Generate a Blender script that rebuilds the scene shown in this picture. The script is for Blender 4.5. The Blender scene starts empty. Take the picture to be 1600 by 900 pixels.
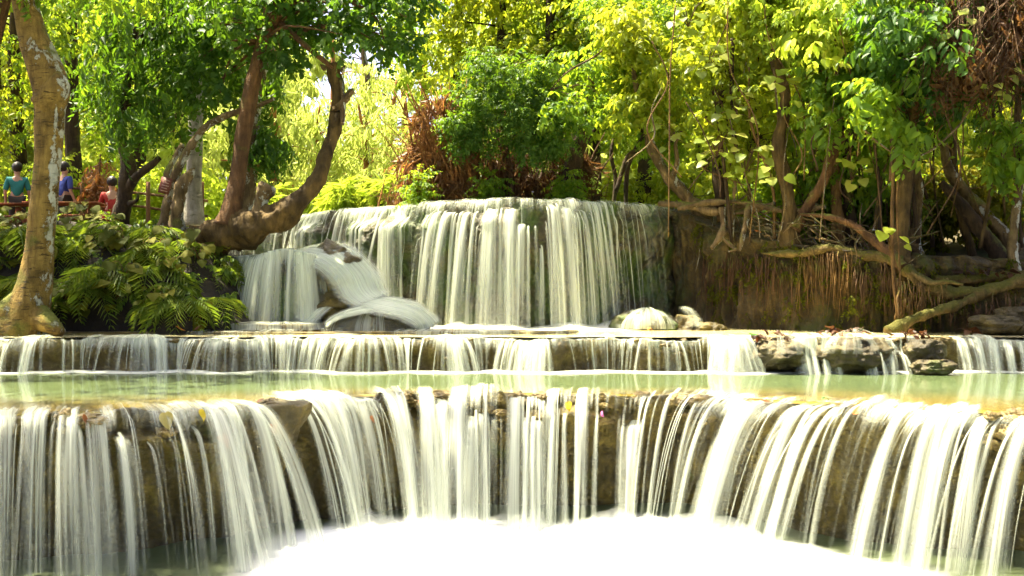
import bpy, math, random
import numpy as np
from mathutils import Vector, Matrix

rng = np.random.default_rng(11)
random.seed(11)
R = math.radians
scene = bpy.context.scene
col = scene.collection

# ------------------------------------------------------------------ camera
F = 1715.0                                   # focal length in photograph pixels (1600 wide)
cam_d = bpy.data.cameras.new('camera')
cam_d.sensor_width = 36.0
cam_d.lens = 36.0 * F / 1600.0
cam_d.clip_start = 0.1
cam_d.clip_end = 3000.0
cam = bpy.data.objects.new('camera', cam_d)
cam.location = (0, 0, 0)
cam.rotation_euler = (R(90), 0, 0)
col.objects.link(cam)
scene.camera = cam

# ------------------------------------------------------------------ sky and sun
SUN_EL, SUN_AZ = R(66), R(-62)               # azimuth from +Y towards +X
sd = Vector((math.sin(SUN_AZ) * math.cos(SUN_EL), math.cos(SUN_AZ) * math.cos(SUN_EL), math.sin(SUN_EL)))
world = bpy.data.worlds.new('World')
scene.world = world
world.use_nodes = True
wn = world.node_tree.nodes
wl = world.node_tree.links
bg = wn['Background']
sky = wn.new('ShaderNodeTexSky')
sky.sky_type = 'NISHITA'
sky.sun_disc = False
sky.sun_elevation = SUN_EL
sky.sun_rotation = SUN_AZ
sky.air_density = 0.2
sky.dust_density = 3.5
sky.ozone_density = 0.0
wl.new(sky.outputs[0], bg.inputs[0])
bg.inputs[1].default_value = 0.15
sun_d = bpy.data.lights.new('sun', 'SUN')
sun_d.energy = 5.0
sun_d.angle = R(0.6)
sun_d.color = (1.0, 0.90, 0.64)
sun = bpy.data.objects.new('sun', sun_d)
sun.rotation_euler = (-sd).to_track_quat('-Z', 'Y').to_euler()
sun.location = sd * 60
col.objects.link(sun)

# ------------------------------------------------------------------ picture settings
vs = scene.view_settings
vs.view_transform = 'Standard'
vs.look = 'None'
vs.gamma = 1.0
vs.use_curve_mapping = False
vs.exposure = 2.5
scene.render.engine = 'CYCLES'
cy = scene.cycles
cy.use_denoising = True
cy.use_adaptive_sampling = True
cy.adaptive_threshold = 0.04
cy.max_bounces = 6
cy.diffuse_bounces = 3
cy.glossy_bounces = 2
cy.transmission_bounces = 5
cy.transparent_max_bounces = 20
cy.sample_clamp_indirect = 6.0
cy.caustics_reflective = False
cy.caustics_refractive = False


# ================================================================== helpers
def at(px, py, Y):
    """photograph direction + real distance -> world point"""
    return np.array([(px - 800.0) / F * Y, Y, (450.0 - py) / F * Y])


def wx(px, Y):
    return (px - 800.0) / F * Y


def _hash(ix, iy, iz):
    h = (ix.astype(np.uint32) * np.uint32(374761393)) ^ (iy.astype(np.uint32) * np.uint32(668265263)) ^ (iz.astype(np.uint32) * np.uint32(2147483647 - 18))
    h = (h ^ (h >> np.uint32(13))) * np.uint32(1274126177)
    h = h ^ (h >> np.uint32(16))
    return (h & np.uint32(0xffffff)).astype(np.float64) / 8388607.5 - 1.0


def vnoise(p):
    p = np.asarray(p, dtype=np.float64)
    i = np.floor(p).astype(np.int64)
    f = p - i
    f = f * f * (3 - 2 * f)
    out = 0.0
    for a in (0, 1):
        wa = f[..., 0] if a else 1 - f[..., 0]
        for b in (0, 1):
            wb = f[..., 1] if b else 1 - f[..., 1]
            for c in (0, 1):
                wc = f[..., 2] if c else 1 - f[..., 2]
                out = out + wa * wb * wc * _hash(i[..., 0] + a, i[..., 1] + b, i[..., 2] + c)
    return out


def fbm(p, octaves=4, lac=2.03, gain=0.5):
    p = np.asarray(p, dtype=np.float64)
    s, a = 0.0, 1.0
    for o in range(octaves):
        s = s + a * vnoise(p * (lac ** o) + 17.3 * o)
        a *= gain
    return s


def sstep(a, b, x):
    t = np.clip((np.asarray(x, dtype=float) - a) / (b - a), 0, 1)
    return t * t * (3 - 2 * t)


def tagit(o, label=None, cat=None, group=None, kind=None):
    if label: o['label'] = label
    if cat: o['category'] = cat
    if group: o['group'] = group
    if kind: o['kind'] = kind
    return o


def make_mesh(name, V, Fc, mat=None, attrs=None, smooth=True):
    """V (n,3); Fc: one (m,k) array or a list of them"""
    me = bpy.data.meshes.new(name)
    V = np.ascontiguousarray(V, dtype=np.float32)
    if not isinstance(Fc, (list, tuple)): Fc = [Fc]
    Fc = [np.asarray(f, dtype=np.int32) for f in Fc if len(f)]
    idx = np.concatenate([f.ravel() for f in Fc])
    tot = np.concatenate([np.full(len(f), f.shape[1], dtype=np.int32) for f in Fc])
    st = np.concatenate([[0], np.cumsum(tot)[:-1]]).astype(np.int32)
    me.vertices.add(len(V)); me.vertices.foreach_set('co', V.ravel())
    me.loops.add(len(idx)); me.loops.foreach_set('vertex_index', idx)
    me.polygons.add(len(tot)); me.polygons.foreach_set('loop_start', st)
    if smooth:
        me.polygons.foreach_set('use_smooth', np.ones(len(tot), dtype=bool))
    for k, v in (attrs or {}).items():
        v = np.ascontiguousarray(v, dtype=np.float32)
        if v.ndim == 1:
            a = me.attributes.new(k, 'FLOAT', 'POINT'); a.data.foreach_set('value', v)
        else:
            a = me.attributes.new(k, 'FLOAT_VECTOR', 'POINT'); a.data.foreach_set('vector', v.ravel())
    me.update(calc_edges=True)
    if mat: me.materials.append(mat)
    return me


def link(name, me, parent=None, loc=None, rot=None, scale=None):
    o = bpy.data.objects.new(name, me)
    col.objects.link(o)
    if parent is not None: o.parent = parent
    if loc is not None: o.location = [float(c) for c in loc]
    if rot is not None: o.rotation_euler = rot
    if scale is not None: o.scale = scale if hasattr(scale, '__len__') else (scale,) * 3
    return o


def mobj(name, V, Fc, mat, parent=None, attrs=None, smooth=True):
    """world-space mesh, re-based on its parent's location"""
    V = np.asarray(V, dtype=float)
    p_ = parent
    while p_ is not None:
        V = V - np.array(p_.location); p_ = p_.parent
    return link(name, make_mesh(name, V, Fc, mat, attrs, smooth), parent)


def thing(name, loc, label, cat, group=None):
    o = bpy.data.objects.new(name, None)
    o.empty_display_size = 0.2
    col.objects.link(o)
    o.location = [float(c) for c in loc]
    return tagit(o, label, cat, group)


def grid_faces(n, m, wrap=False):
    """n rows of m verts"""
    i = np.arange(n - 1)[:, None]
    mm = m if wrap else m - 1
    j = np.arange(mm)[None, :]
    j2 = (j + 1) % m
    return np.stack([i * m + j, i * m + j2, (i + 1) * m + j2, (i + 1) * m + j], -1).reshape(-1, 4)


def catmull(P, n):
    P = np.asarray(P, dtype=float)
    if len(P) == 2:
        t = np.linspace(0, 1, n)[:, None]
        return P[0] * (1 - t) + P[1] * t
    Q = np.vstack([2 * P[0] - P[1], P, 2 * P[-1] - P[-2]])
    seg = len(P) - 1
    ts = np.linspace(0, seg - 1e-6, n)
    k = ts.astype(int); t = (ts - k)[:, None]
    a, b, c, d = Q[k], Q[k + 1], Q[k + 2], Q[k + 3]
    return 0.5 * ((2 * b) + (-a + c) * t + (2 * a - 5 * b + 4 * c - d) * t ** 2 + (-a + 3 * b - 3 * c + d) * t ** 3)


class Acc:
    """collects pieces of one mesh"""
    def __init__(self): self.V = []; self.F = []; self.n = 0; self.A = {}
    def add(self, V, Fc, **at_):
        V = np.asarray(V, dtype=float)
        if not isinstance(Fc, (list, tuple)): Fc = [Fc]
        for f in Fc: self.F.append(np.asarray(f) + self.n)
        self.V.append(V); self.n += len(V)
        for k, v in at_.items(): self.A.setdefault(k, []).append(np.asarray(v, dtype=float))
    def faces(self):
        out = {}
        for f in self.F: out.setdefault(f.shape[1], []).append(f)
        return [np.concatenate(v) for v in out.values()]
    def build(self, name, mat, parent=None, smooth=True):
        return mobj(name, np.concatenate(self.V), self.faces(), mat, parent, {k: np.concatenate(v) for k, v in self.A.items()}, smooth)


def tube(pts, rad, seg=10, n=None, bump=0.0, freq=2.0, flare=None, cap=True, tint=None):
    """tapered tube through points; returns V, F list"""
    pts = np.asarray(pts, dtype=float); rad = np.asarray(rad, dtype=float)
    n = n or len(pts)
    C = catmull(np.column_stack([pts, rad]), n)
    P, r = C[:, :3], np.maximum(C[:, 3], 0.001)
    T = np.gradient(P, axis=0); T /= np.linalg.norm(T, axis=1)[:, None] + 1e-9
    ref = np.array([0.31, -0.83, 0.2]) if abs(T[0] @ np.array([0, 0, 1])) > 0.6 else np.array([0.1, 0.2, 1.0])
    U = np.cross(T, ref); U /= np.linalg.norm(U, axis=1)[:, None] + 1e-9
    W = np.cross(T, U)
    a = np.arange(seg) / seg * 2 * np.pi
    ring = U[:, None, :] * np.cos(a)[None, :, None] + W[:, None, :] * np.sin(a)[None, :, None]
    V = P[:, None, :] + ring * r[:, None, None]
    if bump:
        nz = (fbm(V.reshape(-1, 3) * freq + 3.7, 3) + .35 * fbm(V.reshape(-1, 3) * freq * np.array([5, 5, 2.2]), 3)).reshape(n, seg)
        V = V + ring * (nz * bump * r[:, None])[:, :, None]
    V = V.reshape(-1, 3)
    Fs = [grid_faces(n, seg, True)]
    if cap:
        V = np.vstack([V, P[0], P[-1]])
        j = np.arange(seg)
        Fs.append(np.stack([np.full(seg, n * seg), (j + 1) % seg, j], -1))
        b = (n - 1) * seg
        Fs.append(np.stack([np.full(seg, n * seg + 1), b + j, b + (j + 1) % seg], -1))
    return V, Fs


def box(c, s, rot=None):
    c = np.asarray(c, float); s = np.asarray(s, float) / 2
    v = np.array([[x, y, z] for x in (-1, 1) for y in (-1, 1) for z in (-1, 1)], float) * s
    if rot is not None: v = v @ np.array(rot).T
    f = np.array([[0, 1, 3, 2], [4, 6, 7, 5], [0, 4, 5, 1], [2, 3, 7, 6], [0, 2, 6, 4], [1, 5, 7, 3]])
    return v + c, f


def beam(a, b, w, h):
    """square bar from a to b"""
    a = np.asarray(a, float); b = np.asarray(b, float)
    t = b - a; L = np.linalg.norm(t); t /= L
    up = np.array([0, 0, 1.0]) if abs(t[2]) < 0.9 else np.array([0, 1.0, 0])
    u = np.cross(up, t); u /= np.linalg.norm(u); v = np.cross(t, u)
    return box((a + b) / 2, (L, w, h), np.column_stack([t, u, v]))


# ================================================================== materials
class NT:
    def __init__(self, name):
        self.m = bpy.data.materials.new(name); self.m.use_nodes = True
        self.nt = self.m.node_tree; self.nt.nodes.clear()
        self.out = self.nt.nodes.new('ShaderNodeOutputMaterial')
    def n(self, typ, ins=None, **props):
        nd = self.nt.nodes.new('ShaderNode' + typ)
        for k, v in props.items(): setattr(nd, k, v)
        for k, v in (ins or {}).items(): self.set(nd.inputs[k], v)
        return nd
    def set(self, sock, v):
        if isinstance(v, bpy.types.NodeSocket): self.nt.links.new(v, sock)
        elif isinstance(v, bpy.types.Node): self.nt.links.new(v.outputs[0], sock)
        else:
            if sock.type == 'RGBA' and len(v) == 3: v = (*v, 1)
            sock.default_value = v
    def attr(self, name): return self.n('Attribute', attribute_name=name)
    def math(self, op, a, b=0.0, c=0.0, clamp=False):
        return self.n('Math', {0: a, 1: b, 2: c}, operation=op, use_clamp=clamp).outputs[0]
    def mix(self, fac, a, b):
        nd = self.n('MixRGB'); self.set(nd.inputs[0], fac); self.set(nd.inputs[1], a); self.set(nd.inputs[2], b)
        return nd.outputs[0]
    def ramp(self, fac, stops, interp='LINEAR'):
        nd = self.n('ValToRGB'); cr = nd.color_ramp; cr.interpolation = interp
        while len(cr.elements) < len(stops): cr.elements.new(0.5)
        for e, (p, c) in zip(cr.elements, stops):
            e.position = p; e.color = (*c, 1) if hasattr(c, '__len__') else (c, c, c, 1)
        self.set(nd.inputs[0], fac)
        return nd.outputs[0]
    def pos(self, scale=(1, 1, 1)):
        tc = self.n('NewGeometry')
        return self.n('Mapping', {'Vector': tc.outputs['Position'], 'Scale': scale}).outputs[0]
    def noise(self, vec, scale=1.0, detail=4.0, rough=0.55, dist=0.0):
        nd = self.n('TexNoise', {'Scale': scale, 'Detail': detail, 'Roughness': rough, 'Distortion': dist})
        if vec is not None: self.set(nd.inputs['Vector'], vec)
        return nd.outputs[0]
    def bump(self, h, strength=0.4, dist=0.05):
        return self.n('Bump', {'Height': h, 'Strength': strength, 'Distance': dist}).outputs[0]
    def done(self, sh):
        self.nt.links.new(sh.outputs[0] if isinstance(sh, bpy.types.Node) else sh, self.out.inputs['Surface'])
        return self.m


def leaf_mat(name, cols, trans, tfac=0.5, rough=0.5, spec=0.22):
    """cols: three reflectances picked by each leaf's tint; trans: colour of light passing through"""
    k = NT(name)
    t = k.attr('tint').outputs['Fac']
    c = k.ramp(t, [(0.0, cols[0]), (0.5, cols[1]), (1.0, cols[2])])
    big = k.noise(k.pos(), 0.7, 2)
    c = k.mix(k.math('MULTIPLY', k.math('SUBTRACT', big, 0.4, clamp=True), 1.2), c, cols[1])
    p = k.n('BsdfPrincipled', {'Base Color': c, 'Roughness': rough, 'Specular IOR Level': spec})
    tr = k.n('BsdfTranslucent', {'Color': k.n('MixRGB', {0: 0.45, 1: k.ramp(t, [(0.0, [q * 0.6 for q in trans]), (0.5, trans), (1.0, (min(trans[0] * 1.7, .8), min(trans[1] * 1.15, .9), trans[2]))]), 2: trans}).outputs[0]})
    return k.done(k.n('MixShader', {0: tfac, 1: p.outputs[0], 2: tr.outputs[0]}))


def bark_mat(name, c1, c2, moss=0.0, lichen=0.0, rings=0.0, mossc=(0.13, 0.14, 0.02), fine=1.0):
    k = NT(name)
    n1 = k.noise(k.pos((9, 9, 1.6)), 1.0 * fine, 6, 0.65, 0.4)
    n2 = k.noise(k.pos((1, 1, 1)), 3.2, 5, 0.6)
    c = k.ramp(n1, [(0.30, c1), (0.62, c2)])
    c = k.mix(k.ramp(n2, [(0.35, 0.0), (0.7, 0.75)]), c, [q * 0.45 for q in c1])
    h = k.math('ADD', n1, k.math('MULTIPLY', n2, 0.7))
    if rings:
        rn = k.noise(k.pos((4.5, 4.5, 26)), 1.0, 4, 0.7, 0.4)
        rr = k.ramp(rn, [(0.58, 0.0), (0.64, 1.0)])
        c = k.mix(k.math('MULTIPLY', rr, rings), c, (0.05, 0.03, 0.012))
        h = k.math('SUBTRACT', h, k.math('MULTIPLY', rr, 0.5))
    if lichen:
        ln = k.noise(k.pos((1, 1, 0.55)), 4.6, 7, 0.66, 0.5)
        sx = k.n('SeparateXYZ', {0: k.n('NewGeometry').outputs['Normal']}).outputs[0]
        lf = k.math('ADD', ln, k.math('MULTIPLY', sx, 0.13))
        lf = k.math('ADD', lf, k.math('MULTIPLY', k.math('SUBTRACT', k.noise(k.pos(), 26, 4, 0.7), 0.5), 0.28))
        lm = k.ramp(lf, [(0.60 - 0.1 * lichen, 0.0), (0.635 - 0.1 * lichen, 1.0)])
        c = k.mix(k.math('MULTIPLY', lm, 0.9), c, (0.46, 0.46, 0.37))
        h = k.math('ADD', h, k.math('MULTIPLY', lm, 0.35))
    if moss:
        mn = k.noise(k.pos(), 1.7, 6, 0.62)
        nz = k.n('SeparateXYZ', {0: k.n('NewGeometry').outputs['Normal']}).outputs[2]
        mf = k.ramp(k.math('ADD', mn, k.math('MULTIPLY', nz, 0.22)), [(0.62 - 0.22 * moss, 0.0), (0.78 - 0.22 * moss, 1.0)])
        fz = k.noise(k.pos(), 40, 3)
        c = k.mix(mf, c, k.mix(fz, [q * 0.35 for q in mossc], [q * 1.5 for q in mossc]))
        h = k.math('ADD', h, k.math('MULTIPLY', fz, 0.5))
    p = k.n('BsdfPrincipled', {'Base Color': c, 'Roughness': 0.85, 'Specular IOR Level': 0.25, 'Normal': k.bump(h, 0.9, 0.06)})
    return k.done(p)


def rock_mat(name, c1, c2, c3, moss=(0.06, 0.10, 0.012), mossamt=0.4, streak=0.5, rough=0.38, bumpd=0.04):
    k = NT(name)
    a = k.noise(k.pos((1, 1, 1)), 2.4, 8, 0.68, 0.3)
    s = k.noise(k.pos((7, 7, 0.7)), 1.0, 6, 0.62, 0.6)
    f = k.noise(k.pos((1, 1, 1.6)), 22, 5, 0.7)
    v = k.math('ADD', k.math('MULTIPLY', a, 1 - streak), k.math('MULTIPLY', s, streak))
    v = k.math('ADD', k.math('MULTIPLY', v, 0.75), k.math('MULTIPLY', f, 0.25))
    c = k.ramp(v, [(0.34, c1), (0.5, c2), (0.66, c3)])
    mn = k.noise(k.pos(), 1.25, 7, 0.66, 0.2)
    mm = k.ramp(mn, [(0.66 - 0.25 * mossamt, 0.0), (0.80 - 0.25 * mossamt, 1.0)])
    c = k.mix(mm, c, k.mix(f, [q * 0.4 for q in moss], [q * 1.5 for q in moss]))
    h = k.math('ADD', k.math('MULTIPLY', v, 1.0), k.math('MULTIPLY', f, 0.6))
    p = k.n('BsdfPrincipled', {'Base Color': c, 'Roughness': k.ramp(f, [(0.3, rough * 0.8), (0.7, min(1, rough * 1.5))]), 'Specular IOR Level': 0.45, 'Normal': k.bump(h, 0.9, bumpd)})
    return k.done(p)


def stream_mat(name, gain=2.4, fx=16.0, fy=0.55, tint=(0.82, 0.87, 0.71), ribbon=False):
    """silky falling water: white froth streaks with clear gaps, running along the flow"""
    k = NT(name)
    fl = k.n('SeparateXYZ', {0: k.attr('flow').outputs['Vector']})
    u, v, e = fl.outputs
    def st(sx, sy, d=3):
        vec = k.n('CombineXYZ', {0: k.math('MULTIPLY', u, sx), 1: k.math('MULTIPLY', v, sy), 2: 0.0}).outputs[0]
        return k.noise(vec, 1.0, d, 0.55)
    n = k.math('ADD', k.math('MULTIPLY', st(fx, fy), 0.62), k.math('MULTIPLY', st(fx * 4.1, fy * 1.3, 2), 0.38))
    dens = k.attr('dens').outputs['Fac']
    a = k.math('MULTIPLY', k.math('ADD', k.math('SUBTRACT', n, 0.62), k.math('MULTIPLY', dens, 0.42)), gain, clamp=True)
    a = k.math('MULTIPLY', a, k.math('POWER', k.math('MINIMUM', k.math('MULTIPLY', dens, 1.3), 1.0), 0.6), clamp=True)
    if ribbon:
        ed = k.math('MULTIPLY', k.math('MULTIPLY', e, k.math('SUBTRACT', 1.0, e)), 4.0, clamp=True)
        a = k.math('MULTIPLY', a, k.math('POWER', ed, 1.5), clamp=True)
    p = k.n('BsdfPrincipled', {'Base Color': tint, 'Roughness': 0.35, 'Specular IOR Level': 0.35})
    t = k.n('BsdfTranslucent', {'Color': tint})
    s = k.n('MixShader', {0: 0.38, 1: p.outputs[0], 2: t.outputs[0]})
    tr = k.n('BsdfTransparent')
    return k.done(k.n('MixShader', {0: a, 1: tr.outputs[0], 2: s.outputs[0]}))


def foam_mat(name):
    k = NT(name)
    dens = k.attr('dens').outputs['Fac']
    n = k.noise(k.pos((1, 1, 0.6)), 1.6, 3, 0.5)
    a = k.math('MULTIPLY', dens, k.math('ADD', k.math('MULTIPLY', n, 0.9), 0.55), clamp=True)
    p = k.n('BsdfDiffuse', {'Color': (0.90, 0.93, 0.88)})
    t = k.n('BsdfTranslucent', {'Color': (0.90, 0.93, 0.88)})
    s = k.n('MixShader', {0: 0.35, 1: p.outputs[0], 2: t.outputs[0]})
    tr = k.n('BsdfTransparent')
    return k.done(k.n('MixShader', {0: a, 1: tr.outputs[0], 2: s.outputs[0]}))


def pool_mat(name, deep, shallow, d0, d1, rough=0.10):
    """water whose bed shows through ochre where it is shallow (attribute shallow = metres from the lip)"""
    k = NT(name)
    s = k.attr('shallow').outputs['Fac']
    n = k.noise(k.pos((1.0, 3.0, 1)), 1.6, 5, 0.6)
    s2 = k.math('ADD', s, k.math('MULTIPLY', k.math('SUBTRACT', n, 0.5), 0.9))
    fac = k.n('MapRange', {0: s2, 1: d0, 2: d1}, interpolation_type='SMOOTHSTEP').outputs[0]
    bed = k.noise(k.pos((1, 2, 1)), 6.0, 6, 0.7)
    sh = k.mix(k.ramp(bed, [(0.35, 0.0), (0.7, 1.0)]), [q * 0.55 for q in shallow], shallow)
    big = k.noise(k.pos((0.35, 0.7, 1)), 1.0, 2)
    dp = k.mix(big, [q * 0.75 for q in deep], [q * 1.2 for q in deep])
    c = k.mix(fac, sh, dp)
    w = k.noise(k.pos((5.0, 1.6, 1)), 1.0, 4, 0.55)
    p = k.n('BsdfPrincipled', {'Base Color': c, 'Roughness': rough, 'Specular IOR Level': 0.5, 'IOR': 1.33, 'Normal': k.bump(w, 0.12, 0.05)})
    return k.done(p)


def plain_mat(name, c, rough=0.6, var=0.35, scale=6.0, spec=0.3):
    k = NT(name)
    n = k.noise(k.pos(), scale, 5, 0.6)
    cc = k.mix(n, [q * (1 - var) for q in c], [min(1, q * (1 + var)) for q in c])
    p = k.n('BsdfPrincipled', {'Base Color': cc, 'Roughness': rough, 'Specular IOR Level': spec, 'Normal': k.bump(n, 0.3, 0.01)})
    return k.done(p)


M = {}
M['travertine'] = rock_mat('wet_travertine', (0.012, 0.0085, 0.001), (0.060, 0.043, 0.004), (0.20, 0.15, 0.024), mossamt=0.25, streak=0.35, rough=0.34)
M['travertine_gold'] = rock_mat('golden_travertine', (0.030, 0.020, 0.005), (0.13, 0.088, 0.02), (0.34, 0.26, 0.075), mossamt=0.12, streak=0.25, rough=0.36)
M['travertine_green'] = rock_mat('mossy_travertine', (0.014, 0.012, 0.004), (0.065, 0.052, 0.018), (0.20, 0.165, 0.075), moss=(0.055, 0.10, 0.008), mossamt=0.85, streak=0.35, rough=0.4)
M['root_wall'] = rock_mat('root_matted_wall', (0.016, 0.010, 0.003), (0.060, 0.039, 0.009), (0.19, 0.13, 0.034), moss=(0.06, 0.065, 0.008), mossamt=0.62, streak=0.62, rough=0.7, bumpd=0.06)
M['boulder'] = rock_mat('boulder_rock', (0.012, 0.009, 0.003), (0.056, 0.042, 0.012), (0.21, 0.165, 0.055), mossamt=0.3, streak=0.1, rough=0.45)
M['soil'] = rock_mat('dark_soil', (0.008, 0.006, 0.003), (0.022, 0.016, 0.008), (0.06, 0.045, 0.02), moss=(0.03, 0.04, 0.008), mossamt=0.3, streak=0.1, rough=0.9)
M['forest_floor'] = rock_mat('forest_floor', (0.02, 0.015, 0.006), (0.06, 0.045, 0.016), (0.13, 0.10, 0.035), moss=(0.05, 0.08, 0.012), mossamt=0.5, streak=0.0, rough=0.9)
M['veil'] = stream_mat('water_veil', 2.6, 14.0, 0.5)
M['veil_fine'] = stream_mat('water_veil_fine', 2.6, 9.0, 0.45)
M['stream'] = stream_mat('water_stream', 2.5, 13.0, 0.25, ribbon=True)
M['foam'] = foam_mat('water_foam')
M['pool'] = pool_mat('green_pool_water', (0.095, 0.130, 0.056), (0.24, 0.175, 0.04), 0.15, 1.5, 0.10)
M['shelf'] = pool_mat('shallow_shelf_water', (0.50, 0.44, 0.20), (0.62, 0.56, 0.32), 0.1, 0.8, 0.16)
M['upper_pool'] = pool_mat('upper_pool_water', (0.12, 0.20, 0.08), (0.40, 0.32, 0.12), 0.2, 1.2, 0.09)

LG = {
    'dark': leaf_mat('leaf_dark_green', [(0.014, 0.045, 0.007), (0.030, 0.080, 0.011), (0.07, 0.14, 0.02)], (0.15, 0.30, 0.012), 0.42),
    'mid': leaf_mat('leaf_mid_green', [(0.04, 0.095, 0.01), (0.07, 0.15, 0.014), (0.14, 0.22, 0.025)], (0.34, 0.50, 0.02), 0.52),
    'bright': leaf_mat('leaf_bright_green', [(0.07, 0.12, 0.01), (0.14, 0.19, 0.014), (0.25, 0.27, 0.03)], (0.48, 0.56, 0.025), 0.55),
    'yellow': leaf_mat('leaf_yellow_green', [(0.09, 0.16, 0.012), (0.17, 0.25, 0.02), (0.32, 0.34, 0.04)], (0.52, 0.66, 0.05), 0.55),
    'olive': leaf_mat('leaf_olive', [(0.03, 0.045, 0.004), (0.075, 0.085, 0.006), (0.15, 0.14, 0.012)], (0.24, 0.24, 0.010), 0.35, rough=0.7, spec=0.1),
    'pale': leaf_mat('leaf_pale_large', [(0.09, 0.14, 0.015), (0.17, 0.21, 0.03), (0.28, 0.29, 0.07)], (0.45, 0.55, 0.04), 0.45, rough=0.4),
    'fern': leaf_mat('leaf_fern', [(0.04, 0.085, 0.01), (0.09, 0.14, 0.018), (0.17, 0.20, 0.03)], (0.26, 0.38, 0.025), 0.4),
    'dry': leaf_mat('leaf_dry_brown', [(0.05, 0.024, 0.010), (0.14, 0.072, 0.026), (0.28, 0.165, 0.06)], (0.32, 0.15, 0.04), 0.35),
    'bamboo': leaf_mat('leaf_bamboo', [(0.17, 0.23, 0.04), (0.28, 0.34, 0.07), (0.42, 0.43, 0.13)], (0.66, 0.76, 0.16), 0.55),
}
BK = {
    'lichen': bark_mat('bark_orange_lichen', (0.11, 0.064, 0.012), (0.33, 0.215, 0.05), lichen=-0.25, rings=0.9, moss=0.22),
    'brown': bark_mat('bark_red_brown', (0.055, 0.027, 0.010), (0.17, 0.085, 0.03), moss=0.05),
    'dark': bark_mat('bark_dark', (0.022, 0.014, 0.007), (0.085, 0.052, 0.022), moss=0.15),
    'mossy': bark_mat('bark_mossy', (0.034, 0.021, 0.006), (0.14, 0.088, 0.026), moss=0.0),
    'gnarled': bark_mat('bark_gnarled_pale', (0.055, 0.033, 0.014), (0.24, 0.165, 0.07), moss=0.10, lichen=0.05),
    'pale': bark_mat('bark_pale_grey', (0.26, 0.235, 0.18), (0.50, 0.47, 0.38), moss=-0.1, rings=0.3),
    'root': bark_mat('bark_mossy_root', (0.07, 0.045, 0.014), (0.22, 0.15, 0.05), moss=0.8, mossc=(0.08, 0.075, 0.010)),
    'vine': bark_mat('bark_ochre_vine', (0.09, 0.045, 0.014), (0.28, 0.16, 0.05), moss=0.1, fine=2.0),
    'culm': bark_mat('dry_bamboo_culm', (0.17, 0.065, 0.018), (0.46, 0.21, 0.06), moss=-0.2, fine=2.0),
    'culm_dark': bark_mat('dark_bamboo_culm', (0.05, 0.022, 0.010), (0.16, 0.085, 0.035), moss=-0.1, fine=2.0),
    'twig': bark_mat('bark_twig', (0.05, 0.026, 0.012), (0.17, 0.095, 0.04), moss=-0.2, fine=2.0),
}
M['timber'] = bark_mat('red_brown_timber', (0.16, 0.045, 0.018), (0.30, 0.10, 0.04), moss=-0.4)
M['rail'] = bark_mat('rail_timber', (0.12, 0.06, 0.025), (0.26, 0.14, 0.06), moss=-0.4)
M['sign'] = plain_mat('sign_board', (0.12, 0.035, 0.02), 0.6)
M['sign_mark'] = plain_mat('sign_marks', (0.35, 0.24, 0.18), 0.7)
M['skin'] = plain_mat('skin', (0.42, 0.25, 0.17), 0.55, 0.1)
M['hair'] = plain_mat('hair', (0.015, 0.011, 0.009), 0.5, 0.3)
M['red_cloth'] = plain_mat('red_cloth', (0.30, 0.025, 0.018), 0.8, 0.3)
M['blue_cloth'] = plain_mat('blue_cloth', (0.03, 0.05, 0.22), 0.8, 0.2)
M['teal_cloth'] = plain_mat('teal_cloth', (0.02, 0.16, 0.15), 0.8, 0.2)
M['dark_cloth'] = plain_mat('dark_trousers', (0.04, 0.035, 0.03), 0.85, 0.2)
M['petal'] = plain_mat('pink_petal', (0.70, 0.22, 0.45), 0.6, 0.2)


# ================================================================== waterfalls and ledges
class Lip:
    """edge of a terrace in plan, resampled evenly; normals point downstream"""
    def __init__(self, pts, n):
        P = catmull([(wx(px, Y), Y) for px, Y in pts], 4000)
        s = np.concatenate([[0], np.cumsum(np.linalg.norm(np.diff(P, axis=0), axis=1))])
        self.L = s[-1]
        self.n = n
        self.s = np.linspace(0, self.L, n)
        self.P = np.column_stack([np.interp(self.s, s, P[:, 0]), np.interp(self.s, s, P[:, 1])])
        T = np.gradient(self.P, axis=0)
        kk = max(3, int(0.35 / (self.L / n)))
        ker = np.hanning(2 * kk + 3); ker /= ker.sum()
        T = np.column_stack([np.convolve(np.pad(T[:, c], kk + 1, mode='edge'), ker, 'valid') for c in (0, 1)])
        T /= np.linalg.norm(T, axis=1)[:, None]
        self.T = T
        self.N = np.column_stack([T[:, 1], -T[:, 0]])
        self.px = 800 + F * self.P[:, 0] / self.P[:, 1]
    def s_of_px(self, px): return np.interp(px, self.px, self.s)
    def sample(self, s):
        g = lambda A: np.column_stack([np.interp(s, self.s, A[:, c]) for c in (0, 1)])
        return g(self.P), g(self.T), g(self.N)


G = 9.81


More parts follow.
